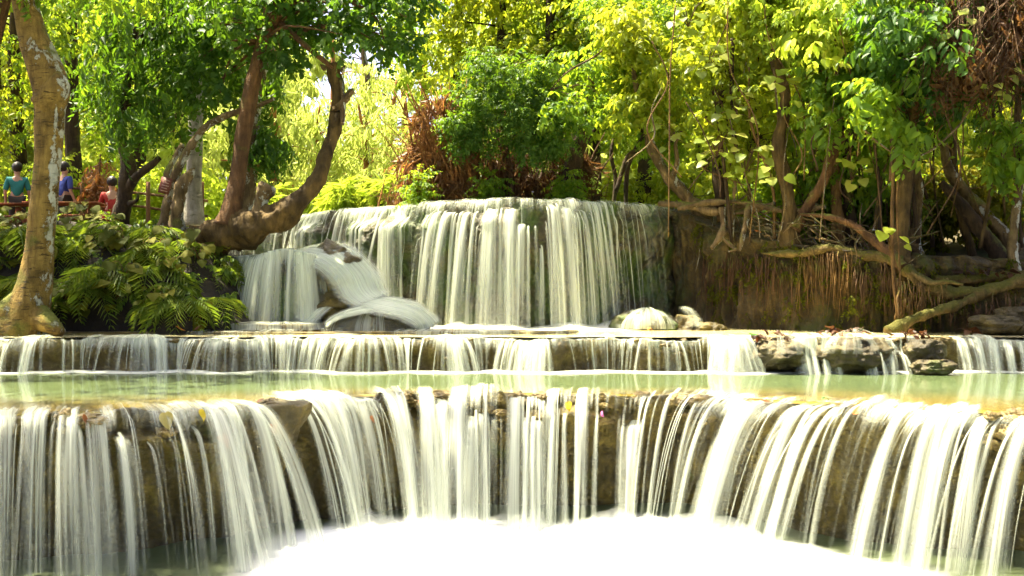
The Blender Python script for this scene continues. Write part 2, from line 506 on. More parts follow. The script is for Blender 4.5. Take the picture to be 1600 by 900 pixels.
def ledge(name, lip, zt, zb, wall, back, mat, m=90, label=None, amp=0.05, freq=3.0, lipz=None, fine=0.012):
    """rock terrace: flat top running back, rounded lip, wall(s_px, drop) offset below"""
    H = zt - zb
    tb = np.linspace(0, 1, 10)
    rows_d = list(-back * (1 - tb) ** 1.6 - 0.02)
    drop = np.concatenate([[0.012, 0.035, 0.06], np.linspace(0.085, H + 0.25, m)])
    n = lip.n
    PX = lip.px
    Pd, Pz = [], []
    lz = lipz(lip.s) if lipz is not None else np.zeros(n)
    for d in rows_d:
        Pd.append(np.full(n, d)); Pz.append(zt - 0.03 + lz * np.exp(d * 3.0) - 0.02 * (d < -0.3))
    for q in drop:
        Pd.append(wall(lip.s, PX, q)); Pz.append(zt - 0.03 - q + lz * np.exp(-q * 4))
    D = np.array(Pd); Z = np.array(Pz)
    XY = lip.P[None] + lip.N[None] * D[:, :, None]
    V = np.concatenate([XY, Z[:, :, None]], -1)
    nz = fbm(V.reshape(-1, 3) * freq, 5, gain=0.55).reshape(D.shape)
    nf = fbm(V.reshape(-1, 3) * freq * 7 + 9.1, 3).reshape(D.shape)
    w = sstep(-0.25, 0.0, D) * 0.65 + 0.35
    w = np.where(np.arange(len(D))[:, None] < len(rows_d), w * 0.25, 1.0)
    off = nz * amp * w + nf * fine * w
    V[:, :, :2] += lip.N[None] * off[:, :, None]
    V[:, :, 2] += off * 0.5
    o = mobj(name, V.reshape(-1, 3), grid_faces(len(D), n), mat)
    return tagit(o, label, None, None, 'structure')


def flow_path(lip, s, v, zt, zb, wall, K, run=0.45, drop=0.0):
    """d (K,n), z (K,n): over the lip then free fall, never inside the wall; drop = start below the lip"""
    n = len(s)
    K0 = 6
    if callable(zt): zt = zt(s)
    px = np.interp(s, lip.s, lip.px)
    drop = np.broadcast_to(np.asarray(drop, float), (n,))
    low = drop > 0
    base = np.where(low, wall(s, px, drop) + 0.03, 0.0)
    rn = np.where(low, 0.10, run)
    d0 = base[None] - np.linspace(1, 0.0, K0)[:, None] * rn[None]
    z0 = (zt - drop)[None] + 0.012 - 0.03 * np.linspace(0, 1, K0)[:, None] ** 3
    q = (np.linspace(0.03, 1, K) ** 1.5)[:, None] * (zt - drop - zb)[None]
    t = np.sqrt(2 * q / G)
    d = base[None] + t * v[None, :] * np.where(low, 0.85, 1.0)[None] + 0.02
    wd = np.array([wall(s, px, q[i] + drop) for i in range(K)])
    d = np.maximum.accumulate(np.maximum(d, wd + 0.05), axis=0)
    return np.vstack([d0, d]), np.vstack([z0, (zt - drop)[None] - 0.02 - q])


def veil(name, lip, zt, zb, wall, dens, mat, v0=1.0, vvar=0.35, n=None, K=22, run=0.6, parent=None, lift=0.0, drift=None):
    n = n or lip.n
    s = np.linspace(0, lip.L, n)
    v = v0 * (1 + vvar * vnoise(np.column_stack([s * 2.2, s * 0 + 3.1, s * 0])) + 0.3 * vvar * vnoise(np.column_stack([s * 11, s * 0 + 7.7, s * 0])))
    if callable(zt): zt = zt(s)
    d, z = flow_path(lip, s, v, zt, zb, wall, K, run)
    P, T, N = lip.sample(s)
    dr_ = drift(np.interp(s, lip.s, lip.px)) if drift else 0 * s
    XY = P[None] + N[None] * (d + lift)[:, :, None] + T[None] * (np.maximum(d, 0) * dr_[None])[:, :, None]
    V = np.concatenate([XY, (z + lift * 0.3)[:, :, None]], -1)
    plen = np.concatenate([np.zeros((1, n)), np.cumsum(np.linalg.norm(np.diff(V, axis=0), axis=2), axis=0)])
    flow = np.stack([np.broadcast_to(s, plen.shape), plen, np.zeros_like(plen)], -1)
    px = np.interp(s, lip.s, lip.px)
    fade = sstep(-run, -run * 0.35, d)
    dn = dens(px, (zt - z) / (zt - zb)) * fade
    return mobj(name, V.reshape(-1, 3), grid_faces(*d.shape), mat, parent, {'flow': flow.reshape(-1, 3), 'dens': dn.ravel()})


def strands(name, lip, zt, zb, wall, items, mat, v0=1.0, K=20, run=0.35, parent=None, spread=0.5, e=(0, .2, .4, .6, .8, 1), drift=None):
    """items: (px at lip, width m, strength, speed factor, start drop)"""
    I = np.array(items, float); n = len(I)
    px, w, st, vf, dr = I.T
    e = np.array(e); ne = len(e)
    s0 = lip.s_of_px(px)
    d, z = flow_path(lip, s0, v0 * vf, zt, zb, wall, K, run, dr)
    d = (d + rng.uniform(0, 0.015, n)[None]).T; z = z.T                       # (n,k)
    k = d.shape[1]
    kk = np.linspace(0, 1, k)[None, :]
    ph = rng.uniform(0, 6.28, (n, 1))
    wid = w[:, None] * (0.75 + spread * kk + 0.12 * np.sin(kk * 5 + ph))
    sway = 0.02 * np.sin(kk * 3 + ph * 2) * kk
    across = (e - 0.5)[None, None, :] * wid[:, :, None] + sway[:, :, None]
    dep = d[:, :, None] + ((1 - (2 * e - 1) ** 2) * 0.30)[None, None, :] * wid[:, :, None]
    ss = s0[:, None, None] + across
    if drift: ss = ss + (drift(px) * rng.uniform(.7, 1.3, n))[:, None, None] * np.maximum(d, 0)[:, :, None]
    PP, TT, NN = lip.sample(np.clip(ss.ravel(), 0, lip.L))
    V = np.column_stack([PP + NN * dep.ravel()[:, None], np.repeat(z.ravel(), ne)])
    pl = np.concatenate([np.zeros((n, 1)), np.cumsum(np.hypot(np.diff(d, axis=1), np.diff(z, axis=1)), axis=1)], axis=1)
    o = rng.uniform(0, 40, (n, 1, 1))
    one = np.ones((n, k, ne))
    flow = np.stack([(e - 0.5)[None, None, :] * w[:, None, None] * one + o, pl[:, :, None] * one + o, e[None, None, :] * one], -1)
    fd = st[:, None, None] * (sstep(0, 0.12, kk) * (1 - 0.38 * kk ** 1.3))[:, :, None] * one
    f = grid_faces(k, ne)
    Fa = (f[None] + (np.arange(n) * k * ne)[:, None, None]).reshape(-1, 4)
    return mobj(name, V, Fa, mat, parent, {'flow': flow.reshape(-1, 3), 'dens': fd.ravel()})


def spray_band(name, lip, foot, zb, dens, hgt, width, mat, parent=None, n=300, K=9):
    """froth where the falling water lands: a soft ridge fading into the pool and up the fall"""
    s = np.linspace(0, lip.L, n)
    P, T, N = lip.sample(s)
    px = np.interp(s, lip.s, lip.px)
    fz = foot(px) + 0.08 * vnoise(np.column_stack([s * 1.7, s * 0, s * 0]))
    q = np.linspace(0, 1, K)
    hgt = hgt(px) if callable(hgt) else hgt
    hh = hgt * (0.65 + 0.5 * vnoise(np.column_stack([s * 2.3, s * 0 + 5, s * 0])) + 0.2 * vnoise(np.column_stack([s * 7, s * 0 + 8, s * 0])))
    d = fz[None] + (width * (1 - q) ** 1.5 - 0.10 * q)[:, None]
    z = zb + 0.012 + (q ** 1.8)[:, None] * hh[None]
    V = np.concatenate([P[None] + N[None] * d[:, :, None], z[:, :, None]], -1)
    prof = np.sin(np.pi * np.clip(q * 0.9 + 0.05, 0, 1)) ** 0.8
    dn = dens(px)[None] * prof[:, None]
    return mobj(name, V.reshape(-1, 3), grid_faces(K, n), mat, parent, {'dens': dn.ravel()})


def water_thing(name, loc, label):
    o = bpy.data.objects.new(name, None); col.objects.link(o); o.location = [float(c) for c in loc]
    return tagit(o, label, None, None, 'structure')


Z_LOW, Z_MID, Z_SHELF, Z_TOP = -2.81, -1.29, -0.765, 1.65

# ---- front fall -------------------------------------------------------------
front = Lip([(-760, 9.2), (-500, 9.7), (-260, 10.2), (-130, 10.6), (0, 11.0), (150, 11.25), (300, 11.7), (385, 12.0), (424, 12.35), (445, 12.65), (520, 13.0), (600, 13.25), (700, 13.35), (850, 13.35), (1000, 13.2), (1100, 12.95), (1200, 12.55), (1300, 12.2), (1400, 11.85), (1500, 11.55), (1600, 11.25), (1730, 10.8), (1860, 10.4), (2080, 9.9), (2350, 9.3)], 1200)


def n1(s, f, o=0.0):
    s = np.asarray(s, float)
    return vnoise(np.stack([s * f, s * 0 + o, s * 0], -1))


def wall_front(s, px, q):
    d = 0.03 - 0.22 * sstep(0.08, 0.5, q) - 0.10 * sstep(0.5, 1.3, q)
    d = d + 0.09 * n1(s, 1.3, 2.0) * sstep(0.0, 0.2, q) + 0.06 * n1(s, 5.0, q * 1.5 + 4) * (1 - 0.4 * sstep(0.2, 0.6, q))
    # lower sills where the water breaks a second time
    sill = np.exp(-((px - 800) / 190.0) ** 4) + 0.9 * np.exp(-((px - 270) / 130.0) ** 4)
    h0 = 0.30 + 0.10 * n1(s, 2.1, 9.0)
    d = d + sill * 0.30 * sstep(h0 - 0.10, h0, q) * (1 - 0.75 * sstep(h0 + 0.05, h0 + 0.35, q))
    # bare knob of rock beside the left tongue
    d = d + 0.42 * np.exp(-((px - 424) / 17.0) ** 2) * (1 - 0.35 * sstep(0.2, 1.4, q))
    return d


def lipz_front(s):
    px = np.interp(s, front.s, front.px)
    z = 0.04 * n1(s, 1.1, 1.0) + 0.05 * n1(s, 4.3, 2.0) + 0.022 * n1(s, 14.0, 5.0)
    z = z + 0.06 * np.exp(-((px - 418) / 20.0) ** 2)
    z = z + 0.045 * np.exp(-((px - 630) / 45.0) ** 2) + 0.04 * np.exp(-((px - 760) / 35.0) ** 2) + 0.035 * np.exp(-((px - 930) / 60.0) ** 2) + 0.03 * np.exp(-((px - 240) / 70.0) ** 2)
    return z


ledge('front_ledge', front, Z_MID, Z_LOW - 0.1, wall_front, 0.9, M['travertine'], 100, 'dark wet travertine ledge behind the front waterfall', 0.06, 2.6, lipz_front, 0.02)


def gaps(px, cs):
    g = np.ones_like(np.asarray(px, float))
    for c, w, a in cs: g = g * (1 - a * np.exp(-((px - c) / w) ** 2))
    return g


def dens_front(px, q):
    b = 0.19 + 0.38 * (1 - sstep(0.0, 0.18, q)) - 0.04 * q + 0.10 * n1(px, 0.016, 3.0)
    b = b + 0.14 * np.exp(-((px - 700) / 130.0) ** 2) + 0.03 * np.exp(-((px - 1330) / 260.0) ** 2) + 0.10 * np.exp(-((px - 520) / 60.0) ** 2)
    return np.clip(b, 0, 1) * gaps(px, [(420, 24, 1.0), (632, 34, 0.8), (1345, 16, .4), (1240, 12, .3), (885, 30, .35), (85, 16, .4), (780, 30, 0.5), (960, 45, 0.55), (1060, 30, 0.5), (200, 30, 0.4), (1290, 22, .35)])


def drift_front(px):
    return 0.36 * sstep(720, 560, px) * (0.25 + 0.75 * sstep(405, 440, px)) - 0.42 * sstep(960, 1120, px)


zt_front = lambda s: Z_MID + np.clip(lipz_front(s), -.04, .10) * .9
ff = water_thing('front_waterfall', (0, 12.5, Z_MID), 'silky horseshoe waterfall pouring over the nearest ledge')
veil('water_veil', front, zt_front, Z_LOW, wall_front, dens_front, M['veil'], 1.15, 0.45, 2000, 26, 0.8, ff, 0.0, drift_front)
veil('water_veil', front, zt_front, Z_LOW, wall_front, lambda p, q: dens_front(p, q) * 0.9, M['veil'], 1.6, 0.5, 1900, 24, 0.5, ff, 0.05, drift_front)
key = [(-40, .22, .9), (8, .20, .9), (45, .14, .8), (70, .18, .95), (112, .16, .9), (150, .16, .85), (185, .15, .9), (225, .09, .7), (262, .12, .7), (300, .12, .75), (330, .26, 1.0), (352, .20, .95), (385, .26, 1.0), (396, .12, .9),
       (452, .16, .9), (470, .2, .95), (492, .22, .95), (512, .2, .9), (532, .18, .9), (552, .16, .85), (572, .12, .8), (603, .30, 1.0), (618, .15, .9), (662, .26, 1.0), (690, .24, 1.0), (716, .30, 1.0), (738, .30, 1.0), (752, .2, .9),
       (772, .10, .7), (805, .22, .95), (840, .30, 1.0), (862, .20, .95), (885, .13, .8), (912, .16, .85), (935, .08, .6), (975, .14, .8), (992, .18, .9), (1020, .06, .7), (1037, .06, .7), (1056, .08, .75), (1075, .12, .8),
       (1102, .16, .9), (1135, .14, .85), (1165, .2, .9), (1190, .34, 1.0), (1222, .30, 1.0), (1262, .16, .9), (1280, .14, .9), (1302, .2, .95), (1322, .13, .85), (1368, .20, .9), (1392, .34, 1.0), (1420, .22, .95), (1446, .16, .85), (1468, .20, .95), (1492, .18, .9), (1512, .16, .9), (1545, .18, .9), (1570, .10, .8), (1592, .16, .9), (1625, .2, .95), (1660, .2, .9)]
items = []
for px, w, st in key:
    vf = random.uniform(0.65, 1.3)
    drop = 0.0
    if 690 < px < 1000 and random.random() < 0.55: drop = random.uniform(0.22, 0.36)
    if 150 < px < 372 and random.random() < 0.5: drop = random.uniform(0.2, 0.34)
    if random.random() < .28 and px > 1000: continue
    w *= random.uniform(.45, 1.15)
    items.append((px, w, st, vf, drop))
    for _ in range(1):
        items.append((px + random.uniform(-14, 14), w * random.uniform(0.18, 0.4), st * random.uniform(.8, 1), vf * random.uniform(0.9, 1.15), 0.0 if drop == 0 else drop * random.uniform(.8, 1)))
for i in range(115):
    px = random.uniform(-600, 2200)
    if 398 < px < 446 or (596 < px < 664 and random.random() < .8): continue
    items.append((px, random.uniform(0.012, 0.07), random.uniform(0.5, 0.95), random.uniform(0.75, 1.3), 0.0 if random.random() < .6 else random.uniform(0.02, 0.3)))
strands('water_streams', front, zt_front, Z_LOW, wall_front, items, M['stream'], 1.5, 24, 0.5, ff, 0.8, drift=drift_front)
spray_band('foam_ridge', front, lambda px: 0.80 + 0 * px, Z_LOW, lambda px: 0.95 * sstep(425, 500, px) * sstep(1420, 1280, px), lambda px: 0.05 + 0.09 * sstep(430, 520, px) * sstep(1330, 1180, px), 0.9, M['foam'], ff)
spray_band('foam_ridge', front, lambda px: 0.72 + 0 * px, Z_LOW, lambda px: 0.42 * sstep(425, 500, px) * sstep(1380, 1230, px), lambda px: 0.10 + 0.18 * sstep(430, 520, px) * sstep(1330, 1180, px), 0.5, M['foam'], ff)

def tufa(name, lip, zt, ranges, n, r0, r1, mat, label, zoff=0.0):
    V, Fc = ICO_L
    A = Acc()
    for i in range(n):
        a, b = random.choice(ranges)
        s_ = lip.s_of_px(random.uniform(a, b)); P, T, N = lip.sample(np.array([s_]))
        r_ = random.uniform(r0, r1)
        d = random.uniform(-.10, .10); dz = -random.uniform(0, .30) ** 1.0 * (1 if random.random() < .6 else .1)
        q = V * (1 + .35 * fbm(V * 1.6 + i * 3.3, 2) + .22 * fbm(V * 5 + i, 3))[:, None] * r_ * np.array([random.uniform(.8, 1.6), random.uniform(.8, 1.3), random.uniform(.4, .8)])
        A.add(q + np.array([P[0, 0] + N[0, 0] * d, P[0, 1] + N[0, 1] * d, zt + dz + zoff]), Fc)
    o = A.build(name, mat); return tagit(o, label, None, None, 'stuff')


def _ico(sub):
    import bmesh
    bm = bmesh.new(); bmesh.ops.create_icosphere(bm, subdivisions=sub, radius=1.0)
    V = np.array([v.co[:] for v in bm.verts]); Fc = np.array([[v.index for v in f.verts] for f in bm.faces]); bm.free()
    return V, Fc


ICO_L = _ico(4)
tufa('lip_crust', front, Z_MID, [(100, 400), (405, 432), (585, 700), (690, 1010), (690, 1010), (1040, 1110), (1480, 1600)], 150, .03, .11, M['travertine_gold'], 'knobbly brown mineral crust along the front lip', -0.02)

# ---- churning lower pool ----------------------------------------------------
gx = np.linspace(-9, 9, 220); gy = np.concatenate([np.linspace(-12, 5.5, 20), np.linspace(5.8, 14.2, 130)])
XX, YY = np.meshgrid(gx, gy)
pz = np.stack([XX, YY, 0 * XX], -1)
ly = np.interp(XX, front.P[:, 0], front.P[:, 1])
near = sstep(3.2, 0.6, ly - YY)
ZZ = Z_LOW + 0.05 * fbm(pz * 0.9, 3) * (0.4 + near) + 0.08 * near * sstep(3.4, 1.0, np.abs(XX - 0.4)) + 0.03 * near
fo = sstep(0.30, 0.95, (ly - YY) + 0.25 * fbm(pz * 1.3 + 4, 3)) * (1.0 - 0.55 * sstep(0.28, 0.62, fbm(pz * np.array([0.35, 0.7, 1]) + 2.2, 2) + 0.5 * (1 - near)) * (1 - 0.7 * near)) * sstep(-2.9, -2.1, XX) * sstep(4.5, 3.4, XX)
km = NT('churned_white_water')
c_ = km.mix(km.attr('dens').outputs['Fac'], (0.05, 0.065, 0.03), (0.93, 0.95, 0.91))
km.done(km.n('BsdfPrincipled', {'Base Color': c_, 'Roughness': 0.45, 'Specular IOR Level': 0.3, 'Normal': km.bump(km.noise(km.pos((1, 1.2, 1)), 2.2, 4, 0.5), 0.25, 0.08)}))
o = mobj('lower_pool_water', np.stack([XX, YY, ZZ], -1).reshape(-1, 3), grid_faces(len(gy), len(gx)), km.m, None, {'dens': np.clip(fo, 0, 1).ravel()})
tagit(o, 'white churning water at the foot of the front fall', None, None, 'structure')

# ---- second tier ------------------------------------------------------------
tier = Lip([(-300, 16.6), (-120, 16.9), (60, 16.8), (140, 17.05), (210, 16.85), (290, 17.1), (360, 16.9), (440, 17.15), (520, 17.1), (560, 16.75), (640, 17.0), (700, 16.85), (760, 17.1), (850, 16.8), (900, 17.0), (960, 17.15), (1030, 16.9), (1100, 17.0), (1150, 16.75), (1180, 16.9), (1260, 16.9), (1400, 16.95), (1500, 17.05), (1600, 16.9), (1750, 16.7), (1900, 16.5)], 1000)


def wall_tier(s, px, q):
    return 0.02 - 0.10 * sstep(0.05, 0.4, q) + 0.06 * n1(s, 1.7, 2.5 + q) + 0.04 * n1(s, 6.0, q * 3 + 1)


def lipz_tier(s): return 0.02 * n1(s, 1.5, 1.0) + 0.022 * n1(s, 5.0, 2.0) + 0.012 * n1(s, 15.0, 5.0)


zt_tier = lambda s: Z_SHELF + lipz_tier(s)


ledge('middle_ledge', tier, Z_SHELF, Z_MID - 0.15, wall_tier, 0.7, M['travertine_gold'], 46, 'low golden travertine step across the stream', 0.04, 4.0, lipz_tier, 0.014)
dens_tier = lambda px, q: np.clip(0.30 + 0.44 * (1 - sstep(0.05, 0.5, q)) + 0.22 * n1(px, 0.02, 3.0) + 0.14 * n1(px, 0.009, 6.0) - 0.10 * sstep(900, 1000, px) * sstep(1140, 1100, px), 0, 1) * gaps(px, [(1215, 30, .85), (1310, 40, .8), (1450, 45, .9)])
tf = water_thing('middle_waterfall', (0, 17, Z_SHELF), 'long low curtain of fine trickles over the golden step')
veil('water_veil', tier, zt_tier, Z_MID, wall_tier, dens_tier, M['veil_fine'], 0.7, 0.4, 1700, 14, 0.7, tf)
items = []
for i in range(400):
    px = random.uniform(-220, 1850)
    if 1180 < px < 1236 or 1285 < px < 1330 or 1412 < px < 1490: continue
    items.append((px, random.uniform(0.012, 0.055), random.uniform(0.45, 0.95), random.uniform(0.5, 1.3), 0.0))
for a, b, k_, w in ((40, 60, 5, .1), (225, 330, 14, .09), (395, 470, 12, .1), (470, 640, 22, .1), (700, 735, 6, .1), (780, 850, 14, .1), (1120, 1170, 12, .13), (1236, 1262, 7, .14), (1490, 1600, 18, .13)):
    for i in range(k_): items.append((random.uniform(a, b), w * random.uniform(.4, 1.1), .85, random.uniform(1.1, 1.6), 0.0))
strands('water_streams', tier, zt_tier, Z_MID, wall_tier, items, M['stream'], 0.9, 11, 0.3, tf, 0.7, (0, .33, .67, 1))
spray_band('foam_ridge', tier, lambda px: 0.32 + 0 * px, Z_MID, lambda px: 0.55 + 0.3 * n1(px, .012, 5.0), 0.03, 0.24, M['foam'], tf, 500, 7)

tufa('lip_crust', tier, Z_SHELF, [(-100, 1160), (1160, 1480), (1160, 1480)], 120, .02, .07, M['travertine_gold'], 'knobbly crust along the golden step', -0.03)

# ---- middle pool ------------------------------------------------------------
sN = 360
s = np.linspace(0, front.L, sN); Pf, Tf, Nf = front.sample(s)
px_ = np.interp(s, front.s, front.px)
rows, sh = [], []
for t in np.linspace(0, 1, 60):
    yb = np.interp(Pf[:, 0] * 1.25, tier.P[:, 0], tier.P[:, 1]) + 0.25
    q = np.column_stack([Pf[:, 0] * (1 + 0.25 * t), Pf[:, 1] * (1 - t) + yb * t])
    if t == 0: q = q + Nf * 0.0
    dist = (q[:, 1] - Pf[:, 1])
    rows.append(np.column_stack([q, np.full(sN, Z_MID) + 0.004 - 0.02 * (dist < 0.05)])); sh.append(dist * (0.6 + 0.5 * np.exp(-((px_ - 800) / 300.0) ** 2)) + 0.5 * np.exp(-((px_ - 800) / 260.0) ** 2))
o = mobj('middle_pool_water', np.concatenate(rows), grid_faces(60, sN), M['pool'], None, {'shallow': np.concatenate(sh)})
tagit(o, 'calm milky green pool between the two lower falls', None, None, 'structure')

# ---- shelf, thin third steps --------------------------------------------------
gx = np.linspace(-13, 13, 260); gy = np.linspace(16.75, 23.5, 70)
XX, YY = np.meshgrid(gx, gy)
tl = np.interp(XX, tier.P[:, 0], tier.P[:, 1])
YY = tl + 0.02 + (gy[:, None] - gy[0])
o = mobj('shelf_water', np.stack([XX, YY, np.full_like(XX, Z_SHELF + 0.004)], -1).reshape(-1, 3), grid_faces(len(gy), len(gx)), M['shelf'], None, {'shallow': (YY - tl).ravel()})
tagit(o, 'thin sheet of water on the travertine shelf', None, None, 'structure')
thin = Lip([(40, 18.2), (120, 18.0), (300, 18.05), (420, 17.9), (560, 18.1), (700, 18.0), (800, 18.1), (880, 18.3), (905, 18.9)], 500)
Z_THIN = -0.69
wall_thin = lambda s, px, q: 0.02 - 0.04 * sstep(0.02, 0.08, q) + 0.03 * n1(s, 3.0, 2.0)
ledge('thin_step', thin, Z_THIN, Z_SHELF - 0.1, wall_thin, 2.2, M['travertine_gold'], 8, 'thin pale rock step below the tall fall', 0.02, 5.0, lambda s: 0.015 * n1(s, 3.0, 2.0), 0.008)
th = water_thing('thin_step_water', (0, 18, Z_THIN), 'film of water slipping over the thin pale step')
veil('water_veil', thin, Z_THIN, Z_SHELF, wall_thin, lambda px, q: np.clip(0.52 + 0.3 * n1(px, 0.012, 4.0) - 0.35 * sstep(330, 150, px), 0, 1), M['veil_fine'], 0.4, 0.3, 700, 6, 1.6, th)
thin2 = Lip([(340, 19.0), (365, 18.6), (420, 18.45), (470, 18.6), (505, 19.0)], 160)
ledge('thin_step', thin2, -0.585, Z_THIN - 0.1, wall_thin, 1.2, M['travertine_gold'], 8, 'small upper slab below the left mound fall', 0.02, 5.0, None, 0.008)
th2 = water_thing('thin_step_water', (-4, 18.5, -0.585), 'short white curtain over the small slab by the fern bank')
veil('water_veil', thin2, -0.585, Z_THIN, wall_thin, lambda px, q: 0.72 + 0 * px, M['veil_fine'], 0.5, 0.3, 240, 6, 0.9, th2)

# ---- tall upper fall ----------------------------------------------------------
upper = Lip([(60, 33.0), (180, 30.5), (290, 28.0), (380, 26.3), (480, 24.5), (560, 22.9), (640, 21.6), (720, 20.8), (800, 20.5), (880, 20.6), (960, 21.2), (1010, 21.8), (1062, 22.5), (1100, 22.9)], 900)


def wall_upper(s, px, q):
    bul = np.clip(0.20 + 0.42 * n1(s, 0.9, 3.3) + 0.26 * n1(s, 2.4, 1.3), 0, 0.75)
    bul = bul * (1 - .7 * sstep(850, 930, px))
    rag = 0.95 + 0.22 * n1(s, 1.6, 8.8) + 0.10 * n1(s, 5.0, 2.1)
    cen = np.exp(-((px - 810) / 260.0) ** 4)
    d = bul * sstep(0.12, 0.45, q) * (1 - sstep(rag - 0.12, rag + 0.16, q) * (0.35 + 0.65 * cen))
    d = d - 0.28 * sstep(rag - 0.05, rag + 0.3, q) * cen + 0.16 * sstep(1.5, 2.5, q)
    return d + 0.05 * n1(s, 4.0, q * 1.2)


def lipz_upper(s): return 0.025 * n1(s, 1.2, 2.0) + 0.022 * n1(s, 4.0, 1.0) + 0.012 * n1(s, 13.0, 4.0)


zt_upper = lambda s: Z_TOP + lipz_upper(s)
ledge('upper_ledge', upper, Z_TOP, Z_SHELF - 0.1, wall_upper, 1.0, M['travertine_green'], 130, 'tall mossy travertine wall behind the upper fall', 0.10, 2.6, lipz_upper, 0.016)


def dens_upper(px, q):
    b = 0.25 + 0.36 * (1 - sstep(0.02, 0.14, q)) + 0.14 * n1(px, 0.03, 7.0) + 0.10 * np.exp(-((px - 640) / 120.0) ** 2) - 0.06 * q
    b = b - 0.10 * sstep(955, 1040, px) - 0.4 * sstep(1045, 1066, px)
    return np.clip(b, 0, 1)


uf = water_thing('upper_waterfall', (0, 21, Z_TOP), 'tall curtain waterfall over the curved upper wall')
wu = lambda s, px, q: wall_upper(s, px, q)
veil('water_veil', upper, zt_upper, Z_SHELF, wu, dens_upper, M['veil_fine'], 0.45, 0.4, 1800, 30, 0.6, uf)
veil('water_veil', upper, zt_upper, Z_SHELF, wu, lambda p, q: dens_upper(p, q) * 0.84, M['veil_fine'], 0.75, 0.4, 1500, 24, 0.4, uf, 0.06)
items = []
for i in range(170):
    px = random.uniform(285, 1066)
    if px > 960 and random.random() < 0.3: continue
    dr = 0.0 if random.random() < .6 else random.uniform(0.2, 1.0)
    items.append((px, random.uniform(0.02, 0.07), random.uniform(0.4, 0.9) * (0.75 if px > 990 else 1), random.uniform(0.6, 1.4), dr))
for px, w, dr in ((505, .3, 0), (540, .3, 0), (575, .25, 0), (625, .42, 0), (642, .3, 0), (600, .25, 0), (690, .28, .2), (705, .34, .22), (735, .25, .25), (775, .32, .22), (800, .34, .2), (815, .22, .5), (860, .22, .1), (880, .30, .15), (905, .16, .2), (925, .18, 0), (940, .16, 0), (500, .25, 0), (470, .25, 0), (325, .3, 0), (345, .3, 0), (300, .2, 0)):
    w *= .8
    items.append((px, w, .95, random.uniform(.8, 1.2) if dr == 0 else random.uniform(1.1, 1.8), dr))
    for _ in range(3): items.append((px + random.uniform(-16, 16), w * random.uniform(.2, .5), .9, random.uniform(.7, 1.7), dr * random.uniform(.8, 1.3)))
strands('water_streams', upper, zt_upper, Z_SHELF, wu, items, M['stream'], 0.6, 24, 0.3, uf, 0.8)
spray_band('foam_ridge', upper, lambda px: 0.55 + 0 * px, Z_SHELF, lambda px: (0.8 + 0 * px) * (1 - sstep(1000, 1060, px)), 0.14, 0.9, M['foam'], uf)
gx = np.linspace(-16, 6, 60); XX, TT = np.meshgrid(gx, np.linspace(0, 1, 20))
ul = np.interp(XX, upper.P[:, 0], upper.P[:, 1])
YY = ul + 0.3 + TT * 4.0
o = mobj('upper_pool_water', np.stack([XX, YY, np.full_like(XX, Z_TOP - 0.004)], -1).reshape(-1, 3), grid_faces(20, 60), M['upper_pool'], None, {'shallow': (YY - ul).ravel()})
tagit(o, 'upper pool above the tall fall', None, None, 'structure')

# ---- right-hand root wall -----------------------------------------------------
rwall = Lip([(1050, 22.35), (1075, 22.0), (1120, 21.2), (1180, 20.4), (1250, 19.7), (1330, 19.2), (1400, 18.9), (1480, 18.9), (1560, 19.0), (1650, 19.0), (1800, 18.6), (1950, 18.2)], 600)
zr = lambda px: np.interp(px, [1050, 1090, 1130, 1180, 1240, 1330, 1400, 1450, 1600, 1950], [1.62, 1.45, 1.15, 0.95, 0.80, 0.72, 0.62, 0.55, 0.5, 0.6])


def wall_root(s, px, q):
    return 0.04 + 0.12 * n1(s, 0.9, 4.0) + 0.06 * n1(s, 3.5, 1.0) - 0.15 * sstep(0.1, 0.5, q) + 0.15 * sstep(0.6, 1.3, q) + 0.05 * n1(s, 9.0, 3.0)


ledge('root_wall', rwall, 0.0, Z_SHELF - 0.1, wall_root, 1.6, M['root_wall'], 70, 'dark brown travertine wall matted with roots', 0.16, 1.5, lambda s: zr(np.interp(s, rwall.s, rwall.px)), 0.02)
rw = bpy.data.objects['root_wall']
me = rw.data
co = np.empty(len(me.vertices) * 3, dtype=np.float32); me.vertices.foreach_get('co', co); co = co.reshape(-1, 3)
# stretch the wall so that its top follows the bank height all the way along
nrow = len(co) // rwall.n
C = co.reshape(nrow, rwall.n, 3)
ztop = zr(rwall.px)[None, :]
base = Z_SHELF - 0.1
tt = np.clip((np.linspace(0, 1, nrow - 10))[:, None], 0, 1)
C[10:, :, 2] = (ztop - 0.03) * (1 - tt) + (base - 0.2) * tt + 0.04 * fbm(C[10:] * 3.1, 3)
C[:10, :, 2] = ztop - 0.02 + 0.05 * fbm(C[:10] * 2.0, 3)
me.vertices.foreach_set('co', C.reshape(-1)); me.update()

# ================================================================== ground
fx = np.concatenate([[-600, -200, -90, -50, -32, -24], np.arange(-19, 19.1, 0.3), [24, 32, 50, 90, 200, 600]])
fy = np.concatenate([[-300, -80, -30, -14, -6, 2, 8, 12], np.arange(14, 44.1, 0.3), [47, 51, 56, 62, 70, 80, 95, 120, 160, 300, 900]])
XX, YY = np.meshgrid(fx, fy)
P3 = np.stack([XX, YY, 0 * XX], -1)
lipY = np.interp(XX, upper.P[:, 0], upper.P[:, 1])
rY = np.interp(XX, rwall.P[:, 0], rwall.P[:, 1])
rZ = np.interp(XX, rwall.P[:, 0], zr(rwall.px))
Xr = rwall.P[0, 0]
low = np.full_like(XX, -3.4)
low = np.maximum(low, -3.4 + 4.6 * sstep(12.5, 15.5, np.abs(XX)))
edge = np.where(XX > Xr, rY, lipY)
behind = sstep(0.45, 0.85, YY - edge)
hi = np.where(XX > Xr, rZ - 0.05 + (1.5 - rZ) * sstep(0.8, 5.0, YY - rY), 1.5)
Zg = low * (1 - behind) + hi * behind
